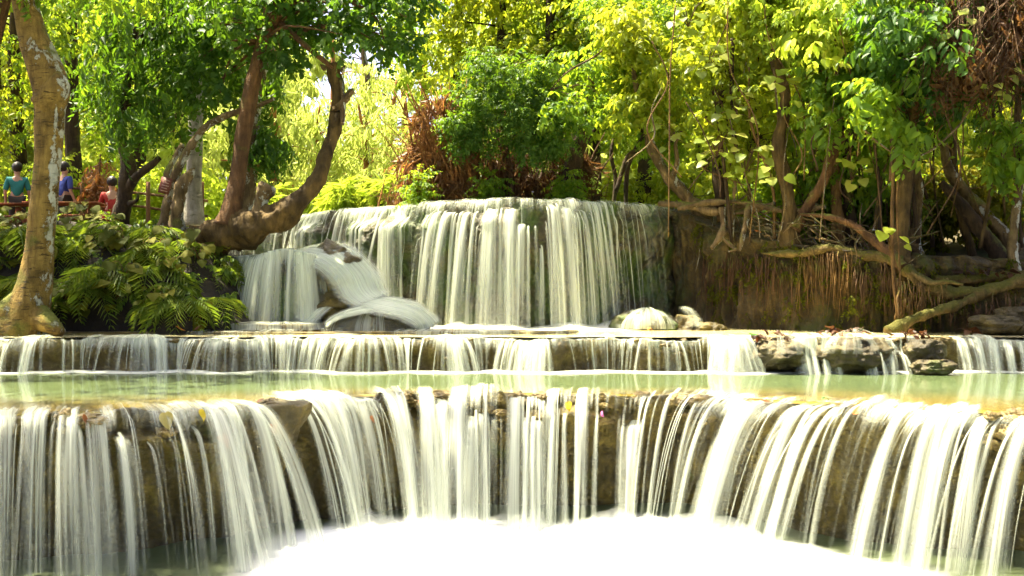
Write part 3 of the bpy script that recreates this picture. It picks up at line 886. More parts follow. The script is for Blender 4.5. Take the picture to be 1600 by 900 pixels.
left = sstep(-5.9, -7.0, XX) * sstep(19.3, 20.2, YY) * (1 - behind)
Zg = Zg * (1 - left) + 1.05 * left
Zg = Zg + sstep(40, 60, YY) * 2.5 + np.clip(YY - 60, 0, 120) * 0.10
Zg = Zg + 0.10 * fbm(P3 * 0.5, 4) * behind
o = mobj('ground', np.stack([XX, YY, Zg], -1).reshape(-1, 3), grid_faces(len(fy), len(fx)), M['forest_floor'])
tagit(o, 'forest floor behind the falls', None, None, 'structure')

# left earth bank
bx = np.linspace(-14, -4.35, 150); bt = np.linspace(0, 1, 70)


def bank_xyz(x, t):
    """t 0..0.7 climbs the front face, 0.7..1 runs back along the top"""
    x = np.asarray(x, float); t = np.asarray(t, float)
    zt = np.interp(x, [-14, -8.3, -7.2, -6.25, -5.4, -4.9, -4.55, -4.35], [1.15, 1.15, 1.10, 0.93, 0.60, 0.2, -0.3, -0.8])
    y0 = 18.15 + 0.75 * sstep(-5.6, -4.3, x) + 0.25 * n1(x, 0.9, 3.0)
    f = np.clip(t / 0.7, 0, 1)
    y = y0 + 1.7 * f ** 1.25 + np.clip((t - 0.7) / 0.3, 0, 1) * 2.2
    z = -0.85 + (zt + 0.85) * (1 - (1 - f) ** 1.5)
    p = np.stack([x, y, z], -1)
    nz = fbm(p * 1.6, 4)
    p[..., 1] -= 0.16 * nz; p[..., 2] += 0.08 * nz
    return p


BX, BT = np.meshgrid(bx, bt)
o = mobj('earth_bank', bank_xyz(BX, BT).reshape(-1, 3), grid_faces(70, 150), M['soil'])
tagit(o, 'steep dark earth bank under the ferns', None, None, 'structure')


# ================================================================== rocks
def ico(sub):
    import bmesh
    bm = bmesh.new(); bmesh.ops.create_icosphere(bm, subdivisions=sub, radius=1.0)
    V = np.array([v.co[:] for v in bm.verts]); Fc = np.array([[v.index for v in f.verts] for f in bm.faces]); bm.free()
    return V, Fc


ICO4, ICO3, ICO1 = ico(5), ico(4), ico(1)


def boulder(name, c, r, label, mat='boulder', seed=0, rough=0.22, group=None, flat=0.0):
    V, Fc = ICO4
    r = np.asarray(r, float)
    q = V * (1 + rough * fbm(V * 1.3 + seed * 5.1, 2) + rough * 0.5 * fbm(V * 3.5 + seed, 4) + 0.045 * fbm(V * 9 + seed, 4))[:, None]
    if flat: q[:, 2] = np.minimum(q[:, 2], flat + 0.08 * fbm(V * 3 + seed, 3))
    o = link(name, make_mesh(name, q * r, Fc, M[mat]), None, c)
    return tagit(o, label, 'rock', group)


def drape(name, c, r, a0, a1, dens, mat, parent, p1=1.75, seed=0, lift=1.06, n=120, K=22):
    """film of water running down a boulder from its crown; a0..a1 = compass range (0 = towards the camera)"""
    a = np.linspace(a0, a1, n); p = np.linspace(0.12, p1, K)
    Pp, Aa = np.meshgrid(p, a, indexing='ij')
    D = np.stack([np.sin(Pp) * np.sin(Aa), -np.sin(Pp) * np.cos(Aa), np.cos(Pp)], -1)
    rr = lift * (1 + 0.08 * n1(Aa, 4.0, seed))
    V = np.asarray(c) + D * rr[:, :, None] * np.asarray(r)
    flow = np.stack([Aa * max(r[0], r[1]), Pp * r[2], 0 * Aa], -1)
    edge = sstep(a0, a0 + 0.25, Aa) * sstep(a1, a1 - 0.25, Aa)
    dn = dens * edge * (0.8 + 0.35 * n1(Aa, 2.3, seed + 3))
    return mobj(name, V.reshape(-1, 3), grid_faces(K, n), mat, parent, {'flow': flow.reshape(-1, 3), 'dens': np.clip(dn, 0, 1).ravel()})


def chute(name, pts, wid, mat, parent, dens=1.0, n=40, ne=7, up=(0, -0.4, 0.92), k=16):
    """wide tongue of white water along a path, laid as overlapping soft bands"""
    A = Acc()
    for i in range(k):
        C = catmull(np.column_stack([np.asarray(pts, float), wid]), n)
        P, w = C[:, :3], C[:, 3]
        T = np.gradient(P, axis=0); T /= np.linalg.norm(T, axis=1)[:, None]
        S = np.cross(T, np.asarray(up, float)); S /= np.linalg.norm(S, axis=1)[:, None]
        Nn = np.cross(S, T)
        c0 = (i + .5) / k - .5 + random.uniform(-.06, .06)
        P = P + S * (c0 * w * .7)[:, None] + Nn * ((.05 * (1 - (2 * c0) ** 2) + random.uniform(0, .03)) * w)[:, None]
        w = w * random.uniform(.4, .95)
        e = np.linspace(0, 1, ne)
        V = P[:, None] + S[:, None] * ((e - 0.5)[None, :] * w[:, None])[:, :, None] + Nn[:, None] * ((1 - (2 * e - 1) ** 2)[None, :] * w[:, None] * 0.03)[:, :, None]
        pl = np.concatenate([[0], np.cumsum(np.linalg.norm(np.diff(P, axis=0), axis=1))])
        o_ = random.random() * 30
        flow = np.stack([(e - 0.5)[None, :] * w[:, None] + o_, np.repeat(pl[:, None], ne, 1) + o_, np.repeat(e[None], n, 0)], -1)
        t = np.linspace(0, 1, n)
        dn = dens * random.uniform(.5, .9) * sstep(0, 0.18, t) * sstep(1, 0.85, t)
        A.add(V.reshape(-1, 3), grid_faces(n, ne), flow=flow.reshape(-1, 3), dens=np.repeat(dn, ne))
    return A.build(name, mat, parent)


# left mound of the tall fall
mound = Lip([(352, 21.6), (368, 20.6), (385, 19.9), (415, 19.5), (455, 19.4), (485, 19.6), (505, 20.2), (520, 21.0)], 260)
wall_mound = lambda s, px, q: 0.02 - 0.10 * sstep(0.1, 0.4, q) + 0.12 * sstep(0.5, 1.3, q) + 0.07 * n1(s, 2.5, q + 1) + 0.03 * n1(s, 8.0, q * 2)
ZM = 0.58
def lipz_mound(s):
    px = np.interp(s, mound.s, mound.px)
    return 0.16 * np.exp(-((px - 445) / 48.0) ** 2) - 0.05 + 0.035 * n1(s, 2.5, 1.0) + 0.02 * n1(s, 8.0, 4.0)


zt_mound = lambda s: ZM + lipz_mound(s)
ledge('mound_ledge', mound, ZM, Z_SHELF - 0.1, wall_mound, 1.3, M['travertine_green'], 60, 'rounded rock mound left of the tall fall', 0.05, 3.0, lipz_mound, 0.016)
mw = water_thing('mound_waterfall', (-4.5, 19.6, ZM), 'white water wrapping the rounded mound left of the tall fall')
dm = lambda px, q: np.clip(0.33 + 0.5 * (1 - sstep(0.0, 0.3, q)) + .12 * n1(px, .05, 2.0), 0, 1) * gaps(px, [(497, 12, .7)])
veil('water_veil', mound, zt_mound, Z_SHELF, wall_mound, dm, M['veil_fine'], 0.5, 0.3, 500, 20, 1.1, mw)
items = [(random.uniform(362, 492), random.uniform(.05, .24), random.uniform(.75, 1), random.uniform(.7, 1.3), 0.0) for i in range(40)]
strands('water_streams', mound, zt_mound, Z_SHELF, wall_mound, items, M['stream'], 0.6, 18, 0.6, mw, 0.8)
boulder('boulder', at(520, 440, 20.1), (0.62, 0.7, 0.62), 'wet brown rock shoulder beside the left mound fall', 'travertine', 3, 0.2)
boulder('boulder', at(535, 478, 19.7), (0.62, 0.5, 0.36), 'low wet rock between the mound and the rounded boulder', 'travertine', 5, 0.25)
boulder('boulder', at(588, 520, 19.3), (0.98, 0.7, 0.48), 'low rounded boulder ringed by white water at the tall fall', 'travertine', 8, 0.08)
chute('water_tongue', [at(440, 398, 20.6), at(485, 396, 20.0), at(525, 405, 19.7), at(555, 432, 19.5), at(572, 462, 19.3), at(598, 478, 19.05)], [.8, .95, .95, .85, .75, .7], M['stream'], mw, 1.0, k=26)
chute('water_tongue', [at(560, 470, 19.3), at(600, 478, 18.9), at(640, 488, 18.8), at(662, 503, 18.8), at(672, 518, 18.8)], [.45, .62, .66, .6, .5], M['stream'], mw, 1.0, k=22)
chute('water_tongue', [at(600, 481, 18.8), at(560, 486, 18.75), at(525, 497, 18.75), at(505, 513, 18.75)], [.3, .3, .26, .2], M['stream'], mw, 1.0)
chute('water_tongue', [at(515, 470, 19.4), at(490, 488, 19.2), at(470, 508, 19.1)], [.3, .42, .5], M['stream'], mw, 0.9)
drape('water_film', at(588, 520, 19.3), (0.98, 0.7, 0.48), -1.4, 1.5, 0.62, M['veil_fine'], mw, 1.5, 2)
# right foot of the tall fall
boulder('boulder', at(1012, 515, 20.2), (0.66, 0.55, 0.37), 'mossy boulder under the right end of the tall fall', 'travertine_green', 12, 0.15)
boulder('boulder', at(1072, 518, 20.0), (0.36, 0.34, 0.27), 'brown rock with red leaves beside the mossy boulder', 'travertine', 14, 0.2)
boulder('boulder', at(1112, 521, 19.8), (0.34, 0.3, 0.2), 'small dark rock at the foot of the root wall', 'travertine', 15, 0.22)
rwv = water_thing('boulder_water', at(1012, 515, 20.2), 'thin water fanning over the mossy boulder')
drape('water_film', at(1012, 515, 20.2), (0.66, 0.55, 0.37), -1.7, 0.9, 0.62, M['veil_fine'], rwv, 1.5, 4)
chute('water_tongue', [at(1060, 478, 19.8), at(1075, 485, 19.6), at(1085, 500, 19.5), at(1088, 516, 19.4)], [.1, .22, .28, .3], M['stream'], rwv, 0.4)
# rocks on the middle step, right
for i, (px, py, Y, r, lab, mt) in enumerate([
    (1216, 553, 16.75, (0.52, 0.5, 0.30), 'squared wet rock topped with dark leaves on the golden step', 'boulder'),
    (1330, 552, 16.7, (0.66, 0.55, 0.34), 'broad cracked rock in the middle of the golden step', 'boulder'),
    (1442, 548, 16.6, (0.34, 0.40, 0.26), 'grey rock right of the broad cracked rock', 'boulder'),
    (1455, 573, 16.35, (0.36, 0.32, 0.17), 'low flat rock at the pool edge on the right', 'boulder'),
    (1555, 506, 17.9, (0.50, 0.45, 0.20), 'flat mossy rock at the right edge under the roots', 'boulder'),
    (1590, 492, 18.1, (0.40, 0.4, 0.20), 'rounded rock above the flat mossy rock on the right', 'boulder'),
    (1600, 514, 17.8, (0.22, 0.3, 0.13), 'small grey rock at the right edge of the shelf', 'boulder')]):
    boulder('boulder', at(px, py, Y), [q * .88 for q in r], lab, mt, 20 + i * 3, 0.2, flat=0.75)
rk = water_thing('step_rock_water', at(1330, 552, 16.5), 'water splashing over the rocks on the right of the step')
drape('water_film', at(1330, 552, 16.7), (0.66, 0.55, 0.34), -1.1, 1.2, 0.5, M['veil_fine'], rk, 1.5, 6, 1.1)
drape('water_film', at(1216, 553, 16.75), (0.52, 0.5, 0.30), -0.6, 1.3, 0.45, M['veil_fine'], rk, 1.5, 9, 1.12)
items = [(random.choice([random.uniform(1238, 1262), random.uniform(1335, 1350), random.uniform(1385, 1415), random.uniform(1262, 1300)]), random.uniform(.04, .14), random.uniform(.7, 1), random.uniform(1.6, 2.4), 0.0) for i in range(22)]
strands('water_streams', tier, Z_SHELF + 0.05, Z_MID, lambda s, px, q: wall_tier(s, px, q) + 0.33, items + [(random.uniform(1345, 1425), random.uniform(.03, .08), random.uniform(.5, .85), random.uniform(.9, 1.8), random.uniform(.1, .3)) for i in range(18)], M['stream'], 0.9, 11, 0.3, rk, 0.7)

# ================================================================== foliage machinery
def leaf_shape(style):
    """unit leaf along +x, width along y, folded along the midrib; V, tris"""
    if style == 'kite':
        V = np.array([[0, 0, 0], [.42, .5, .10], [1, 0, -.08], [.42, -.5, .10]]); T = np.array([[0, 2, 1], [0, 3, 2]])
    elif style == 'leaf':
        V = np.array([[0, 0, 0], [.30, .44, .08], [.66, .40, .05], [1, 0, -.16], [.66, -.40, .05], [.30, -.44, .08], [.5, 0, -.02]])
        T = np.array([[0, 6, 1], [1, 6, 2], [2, 6, 3], [3, 6, 4], [4, 6, 5], [5, 6, 0]])
    else:  # blade
        V = np.array([[0, 0, 0], [.35, .5, .05], [1, 0, -.22], [.35, -.5, .05]]); T = np.array([[0, 2, 1], [0, 3, 2]])
    return V, T


def spray_tpl(style, nl, L, ll, lw, droop, seed, spreadang=55):
    """a twig with leaves; returns V (nl,k,3), T (nl*t,3)"""
    r = np.random.default_rng(seed)
    V0, T0 = leaf_shape(style)
    out = []
    for i in range(nl):
        t = (i + 0.6) / nl
        base = np.array([L * t, 0, -droop * L * t * t])
        side = 1 if i % 2 else -1
        yaw = side * R(spreadang + r.uniform(-22, 22)) if i < nl - 1 else R(r.uniform(-15, 15))
        pit = R(-18 - 60 * droop + r.uniform(-30, 25))
        l = ll * r.uniform(0.65, 1.15) * (0.75 + 0.5 * math.sin(math.pi * min(t + .15, 1)))
        Rz = np.array(Matrix.Rotation(yaw, 3, 'Z') @ Matrix.Rotation(-pit, 3, 'Y') @ Matrix.Rotation(R(r.uniform(-45, 45)), 3, 'X'))
        v = V0 * np.array([l, lw * l / ll, l])
        out.append(v @ Rz.T + base)
    k = len(V0)
    T = (T0[None] + (np.arange(nl) * k)[:, None, None]).reshape(-1, 3)
    return np.array(out), T


_tpl = {}


def tpls(style, nl, L, ll, lw, droop, ang=55):
    key_ = (style, nl, L, ll, lw, droop, ang)
    if key_ not in _tpl: _tpl[key_] = [spray_tpl(style, nl, L, ll, lw, droop, 100 + i, ang) for i in range(5)]
    return _tpl[key_]


def foliage(name, mat, clumps, per, tp, parent=None, droop=0.25, sc=(0.7, 1.25), tint0=0.5, tvar=0.32, shell=0.35, kind=None, flat=1.0):
    """sprays of leaves filling clumps (x,y,z,r)"""
    clumps = np.asarray(clumps, float)
    N = len(clumps)
    per = int(per)
    c = np.repeat(clumps, per, 0)
    dirs = rng.normal(size=(N * per, 3)); dirs /= np.linalg.norm(dirs, axis=1)[:, None]
    rad = rng.uniform(shell ** 3, 1, N * per) ** (1 / 3)
    off = dirs * (rad * c[:, 3])[:, None]
    off[:, 2] *= flat
    pos = c[:, :3] + off
    ax = dirs * 0.9 + rng.normal(size=dirs.shape) * 0.45
    ax[:, 2] = ax[:, 2] * 0.6 - droop
    ax /= np.linalg.norm(ax, axis=1)[:, None]
    up = np.array([0, 0, 1.0]) + rng.normal(size=ax.shape) * 0.35
    s_ = np.cross(up, ax); s_ /= np.linalg.norm(s_, axis=1)[:, None] + 1e-9
    n_ = np.cross(ax, s_)
    scl = rng.uniform(sc[0], sc[1], len(pos))
    ctint = np.repeat(rng.normal(0, 0.12, N), per)
    which = rng.integers(0, len(tp), len(pos))
    Vs, Ts, Ti, base = [], [], [], 0
    for w in range(len(tp)):
        m = np.where(which == w)[0]
        if not len(m): continue
        Vt, Tt = tp[w]
        nl, k, _ = Vt.shape
        v = Vt.reshape(-1, 3)
        B = np.stack([ax[m], s_[m], n_[m]], 1) * scl[m][:, None, None]
        V = np.einsum('vi,mij->mvj', v, B) + pos[m][:, None, :]
        Vs.append(V.reshape(-1, 3))
        Ts.append((Tt[None] + (base + np.arange(len(m)) * nl * k)[:, None, None]).reshape(-1, 3))
        tn = np.clip(tint0 + ctint[m][:, None] + rng.normal(0, tvar * 0.6, (len(m), nl)), 0, 1)
        Ti.append(np.repeat(tn.ravel(), k))
        base += len(m) * nl * k
    o = mobj(name, np.concatenate(Vs), np.concatenate(Ts), mat, parent, {'tint': np.concatenate(Ti)}, smooth=False)
    if kind: o['kind'] = kind
    return o


def cbox(px0, px1, py0, py1, Y0, Y1, n, r0, r1):
    """n clumps spread through the volume seen between two pixel corners and two distances"""
    out = []
    for i in range(n):
        Y = random.uniform(Y0, Y1)
        out.append([*at(random.uniform(px0, px1), random.uniform(py0, py1), Y), random.uniform(r0, r1)])
    return out


def cell(c, rad, n, r0, r1, hollow=0.3):
    out = []
    while len(out) < n:
        d = np.array([random.uniform(-1, 1) for _ in range(3)])
        q = np.linalg.norm(d)
        if q > 1 or q < hollow: continue
        out.append([*(np.asarray(c) + d * np.asarray(rad)), random.uniform(r0, r1)])
    return out


TP = {
    'med': tpls('leaf', 9, 0.42, 0.145, 0.075, 0.35),
    'medk': tpls('kite', 9, 0.42, 0.15, 0.075, 0.35),
    'round': tpls('leaf', 8, 0.36, 0.12, 0.085, 0.25),
    'small': tpls('kite', 11, 0.32, 0.085, 0.045, 0.3),
    'bigk': tpls('kite', 9, 0.60, 0.24, 0.12, 0.35),
    'big': tpls('leaf', 8, 0.44, 0.18, 0.085, 0.4),
    'blade': tpls('blade', 10, 0.45, 0.26, 0.035, 0.55, 35),
    'grass': tpls('blade', 9, 0.12, 0.40, 0.022, 0.1, 30),
    'hang': tpls('leaf', 8, 0.45, 0.17, 0.06, 0.75, 40),
}


def limbs(A, trunk, clumps, r=0.03, share=1.0, lo=0.45):
    """curved limbs from the trunk out to the clumps"""
    trunk = np.asarray(trunk, float)
    C = catmull(trunk[:, :3], 30)
    for c in clumps:
        if random.random() > share: continue
        c = np.asarray(c)
        cand = C[int(30 * lo):]
        d = np.linalg.norm(cand - c[:3], axis=1) + np.maximum(cand[:, 2] - c[2], 0) * 1.2
        a = cand[np.argmin(d)]
        L = np.linalg.norm(c[:3] - a)
        mid = (a + c[:3]) / 2 + np.array([random.uniform(-.15, .15), random.uniform(-.15, .15), random.uniform(0.0, .25)]) * L
        rr = r * (0.6 + 0.25 * min(L, 3))
        V, Fs = tube([a, mid, c[:3]], [rr, rr * 0.7, rr * 0.2], 5, 7, 0.15, 6.0)
        A.add(V, Fs)


def tree(name, label, pts, rad, bark, clumps, leafmat, tp, per, seg=12, n=40, bump=0.18, bfreq=2.2, lr=0.03, share=0.8, extra=(), droop=0.25, group=None, cat='tree', lo=0.45, tint0=0.5, sc=(0.7, 1.25), flat=1.0):
    pts = np.asarray(pts, float)
    t = thing(name, pts[0], label, cat, group)
    A = Acc()
    A.add(*tube(pts, rad, seg, n, bump, bfreq))
    for p, r in extra: A.add(*tube(p, r, max(6, seg - 3), 16, bump, bfreq))
    tk = A.build('trunk', BK[bark], t)
    if clumps is not None and len(clumps):
        B = Acc(); limbs(B, pts, clumps, lr, share, lo)
        if B.V: B.build('branches', BK[bark], tk)['kind'] = 'stuff'
    if clumps is not None and len(clumps):
        foliage('crown', LG[leafmat], clumps, per, TP[tp], t, droop, sc=sc, tint0=tint0, flat=flat)
    return t


def ats(seq): return [at(*q) for q in seq]
def rpx(seq, Y): return [q * Y / F for q in seq]


# ================================================================== left bank trees
Yl = 17.6
t = tree('lichen_tree', 'orange-barked tree with white lichen patches at the left edge', ats([(24, 520, Yl), (42, 490, Yl), (54, 440, Yl), (64, 360, Yl), (72, 280, Yl), (77, 190, Yl), (75, 125, Yl), (52, 60, Yl), (38, 0, Yl), (28, -60, Yl), (10, -180, Yl)]),
         rpx([56, 38, 25, 21, 19.5, 21, 26, 22, 19, 18, 14], Yl), 'lichen', cbox(-420, 210, -420, -30, 16.2, 20.5, 46, 0.5, 0.8), 'mid', 'med', 30, 20, 90, 0.10, 1.6, 0.04,  # crown above the view enlarged to throw shade on the bank
         extra=[(ats([(74, 165, Yl), (88, 135, Yl - .1), (88, 112, Yl - .1)]), rpx([26, 20, 6], Yl)), (ats([(30, 490, Yl), (0, 500, Yl - .2), (-40, 515, Yl - .2)]), rpx([34, 24, 14], Yl)), (ats([(50, 490, Yl), (76, 505, Yl - .3), (96, 520, Yl - .4)]), rpx([26, 16, 8], Yl))])
tree('slender_tree', 'thin red-brown stem leaning in at the top left corner', ats([(-70, 330, 18.6), (-40, 200, 18.6), (-12, 80, 18.6), (8, 0, 18.6), (30, -90, 18.6)]), rpx([14, 12, 10, 9, 7], 18.6), 'brown', cbox(-120, 60, -200, -60, 18, 20, 6, .4, .6), 'bright', 'med', 26, 8, 24, 0.08)
# dark leafy tree
pd_ = ats([(186, 362, 21.5), (190, 330, 21.4), (196, 300, 21.3), (200, 272, 21.3), (198, 245, 21.3), (188, 215, 21.4), (196, 150, 21.6), (210, 60, 21.8), (220, -60, 22)])
tree('dark_leaved_tree', 'twisted dark tree with dense deep green crown left of the falls', pd_, rpx([17, 14, 12, 12, 9, 7, 7, 6, 4], 21.4), 'dark',
     cbox(130, 330, -60, 170, 20.3, 23.0, 44, 0.3, 0.55) + cbox(160, 260, 130, 215, 20.8, 22.6, 7, 0.2, 0.35), 'dark', 'hang', 16, 10, 50, 0.22, 3.0, 0.03, 0.6,
     extra=[(ats([(198, 300, 21.3), (212, 278, 21.1), (232, 262, 21), (250, 246, 21)]), rpx([9, 7, 6, 4], 21)), (ats([(203, 318, 21.2), (214, 312, 21), (216, 302, 21)]), rpx([5, 3, 2], 21))], droop=0.6)
# reddish forked tree standing on the leaning trunk
pf = ats([(358, 352, 19.7), (364, 318, 19.7), (372, 270, 19.8), (382, 200, 19.9), (396, 125, 20), (412, 62, 20), (420, 20, 20), (428, -40, 20.1), (436, -140, 20.2)])
tree('forked_tree', 'red-brown forked tree rising from the leaning trunk', pf, rpx([22, 16, 13, 12.5, 12, 11, 9, 8, 6], 19.9), 'brown',
     cbox(330, 450, -90, 70, 19.2, 21.2, 20, 0.3, 0.5) + cbox(430, 500, -60, 90, 18.9, 20.6, 10, 0.22, 0.38) + cbox(480, 560, -60, 60, 18.9, 20.6, 9, 0.2, 0.34) + cbox(540, 660, -60, 30, 19.0, 20.4, 7, 0.2, 0.34) + cbox(290, 360, 0, 190, 20.6, 21.6, 12, 0.3, 0.5) + cbox(570, 655, 10, 90, 19.2, 20.0, 4, 0.18, 0.28), 'dark', 'round', 19, 14, 60, 0.12, 2.5, 0.03, 0.7,
     extra=[(ats([(408, 78, 20), (424, 40, 19.9), (442, 5, 19.8), (462, -50, 19.8)]), rpx([10, 9, 8, 7], 19.9)), (ats([(438, 36, 19.9), (470, 65, 19.6), (500, 90, 19.5), (520, 106, 19.5)]), rpx([5, 4.5, 4, 3], 19.6)), (ats([(455, -5, 19.8), (520, 2, 19.6), (580, 6, 19.5), (640, 28, 19.4)]), rpx([4, 3.5, 2.5, 1.5], 19.6)), (ats([(545, 2, 19.5), (580, 20, 19.4), (596, 45, 19.4), (600, 65, 19.4)]), rpx([2.5, 2, 1.6, 1], 19.4))], tint0=0.45, lo=0.6)
# grey ivy-clad trunk behind it
tree('ivy_clad_tree', 'greyish trunk with hanging ivy behind the forked tree', ats([(378, 350, 21.6), (386, 300, 21.6), (392, 240, 21.6), (402, 150, 21.7), (424, 60, 21.8), (428, -80, 22)]), rpx([15, 13, 12, 9, 7, 6], 21.6), 'gnarled',
     cbox(388, 432, 140, 235, 21.2, 22.2, 8, 0.18, 0.32) + cbox(380, 440, 60, 130, 21.2, 22.4, 6, 0.25, 0.4), 'dark', 'hang', 22, 10, 30, 0.15, 3, 0.02, 0.5, droop=0.8)
# great leaning trunk
yl = 19.6
plean = ats([(236, 392, 20.9), (280, 384, 20.5), (335, 372, 20.0), (385, 354, 19.6), (432, 338, 19.4), (466, 318, 19.4), (492, 284, 19.5), (510, 240, 19.7), (524, 195, 19.9), (529, 150, 20), (523, 118, 20), (519, 100, 20)])
t = thing('leaning_trunk', plean[0], 'mossy broken trunk curving up over the left fall', 'tree')
A = Acc()
A.add(*tube(plean, rpx([18, 22, 26, 28, 23, 17, 13.5, 12, 11, 10, 11, 13], yl), 30, 200, 0.30, 3.0))
ltk = A.build('trunk', BK['mossy'], t)
A = Acc()
for (x0, y0, x1, y1, w) in ((508, 108, 500, 100, 5), (514, 104, 512, 96, 6), (528, 104, 539, 86, 6), (522, 104, 524, 96, 5), (532, 112, 540, 102, 5)):
    A.add(*tube(ats([(x0, y0, 20), ((x0 + x1) / 2, (y0 + y1) / 2, 20), (x1, y1, 19.95)]), rpx([w, w * .7, .4], 20), 6, 8, 0.3, 8))
A.build('splintered_end', BK['gnarled'], ltk)
A = Acc()
A.add(*tube(ats([(528, 165, 19.9), (540, 155, 19.8), (546, 145, 19.8), (553, 142, 19.8)]), rpx([7, 6, 6, 5], 19.8), 8, 14, 0.35, 5))
A.add(*tube(ats([(534, 195, 19.75), (536, 160, 19.8), (533, 125, 19.85)]), rpx([4, 4, 3], 19.8), 6, 14, 0.35, 5))
A.build('side_knot', BK['gnarled'], ltk)
st = thing('cut_stump', at(405, 345, 19.5), 'short sawn branch stump standing on the leaning trunk', 'stump')
A = Acc(); A.add(*tube(ats([(402, 345, 19.5), (406, 322, 19.5), (411, 305, 19.5), (417, 294, 19.5), (420, 288, 19.5)]), rpx([15, 11, 12, 14, 12], 19.5), 14, 30, 0.22, 5)); A.build('stump', BK['gnarled'], st)
# pale trunk
tree('pale_tree', 'smooth pale grey trunk behind the twisted stumps', ats([(303, 352, 23.5), (302, 300, 23.5), (305, 230, 23.5), (308, 150, 23.6), (318, 20, 24), (325, -120, 24)]), rpx([17, 13, 12, 11, 9, 7], 23.5), 'pale', cbox(220, 420, -200, 40, 22.8, 25.5, 16, .5, .8), 'mid', 'medk', 34, 14, 40, 0.06)
# twisted pair with the sign
yt = 20.4
tree('twisted_tree', 'dark twisted trunk carrying the small red sign', ats([(256, 378, yt), (258, 345, yt), (264, 312, yt), (272, 280, yt), (290, 240, yt), (320, 200, yt), (360, 178, yt), (400, 166, yt), (428, 154, yt - .1)]), rpx([13, 10, 8.5, 8, 7, 6, 5, 4.5, 3], yt), 'gnarled', None, None, None, 0, 12, 60, 0.25, 4,
     extra=[(ats([(266, 305, yt), (262, 275, yt), (272, 250, yt + .1), (285, 225, yt + .2)]), rpx([7, 6, 5, 4], yt))])
tree('twisted_stump', 'snapped twisted trunk with a pointed tip', ats([(278, 378, yt - .2), (276, 340, yt - .2), (280, 305, yt - .2), (290, 283, yt - .2), (300, 268, yt - .2), (304, 262, yt - .2)]), rpx([14, 11, 10, 9, 5, 1], yt), 'gnarled', None, None, None, 0, 12, 50, 0.35, 5, cat='stump')
sg = thing('hanging_sign', at(258, 305, 20.1), 'small tilted red-brown sign hung on the twisted trunk', 'sign')
rot = np.array(Matrix.Rotation(R(14), 3, 'Y'))
v, f = box(at(258, 290, 20.1), (0.20, 0.025, 0.30), rot); sgb = mobj('board', v, f, M['sign'], sg, smooth=False)
A = Acc()
for i in range(5):
    c = at(258, 290, 20.1) + rot @ np.array([random.uniform(-.01, .01), -0.0145, 0.10 - i * 0.05])
    A.add(*box(c, (0.13 - 0.03 * (i % 2), 0.004, 0.012), rot))
A.build('faded_lines', M['sign_mark'], sgb, smooth=False)

# ---- picnic tables, rails, people ---------------------------------------------
ZB = 1.12


def picnic(c, label, yaw=0.0):
    t = thing('picnic_table', c, label, 'table', 'picnic tables on the left bank')
    Rz = np.array(Matrix.Rotation(yaw, 3, 'Z'))
    W = lambda p: np.asarray(c) + Rz @ np.asarray(p, float)
    def bar(n_, a, b, w, h): v, f = beam(W(a), W(b), w, h); mobj(n_, v, f, M['timber'], t, smooth=False)
    for i in range(5): bar('plank', (-0.8, -0.3 + i * 0.15, 0.74), (0.8, -0.3 + i * 0.15, 0.74), 0.135, 0.04)
    for sx in (-0.5, 0.5):
        bar('leg', (sx, 0, 0.70), (sx, -0.02, 0.0), 0.10, 0.10)
        bar('brace', (sx, 0, 0.62), (sx - 0.34, -0.05, 0.02), 0.07, 0.07)
        bar('brace', (sx, 0, 0.62), (sx + 0.34, -0.05, 0.02), 0.07, 0.07)
    for sy in (-0.62, 0.62):
        bar('seat_plank', (-0.8, sy, 0.44), (0.8, sy, 0.44), 0.22, 0.04)
        for sx in (-0.5, 0.5): bar('seat_leg', (sx, sy, 0.42), (sx, sy, 0.0), 0.08, 0.08)
    return t


picnic((-9.85, 24.2, ZB), 'red-brown picnic table just right of the lichen tree', 0.1)
picnic((-11.55, 24.6, ZB), 'red-brown picnic table at the left edge behind the lichen tree', -0.05)
fe = thing('rail_fence', (-12, 26.5, ZB), 'low timber rail fence behind the picnic tables', 'fence')
for z0, z1 in ((0.95, 0.62), (1.25, 1.0)):
    v, f = tube([(-14.5, 26.3, ZB + z0 + .25), (-12, 26.5, ZB + z0 + .1), (-9.8, 26.6, ZB + z0), (-7.4, 26.7, ZB + z1)], [.035] * 4, 6, 24, .1, 3); mobj('rail', v, f, M['rail'], fe)
for x in (-14, -12.2, -10.4, -8.8, -7.5):
    v, f = tube([(x, 26.55, ZB - .1), (x, 26.55, ZB + 1.45)], [.055, .05], 8, 6, .1, 3); mobj('post', v, f, M['rail'], fe)


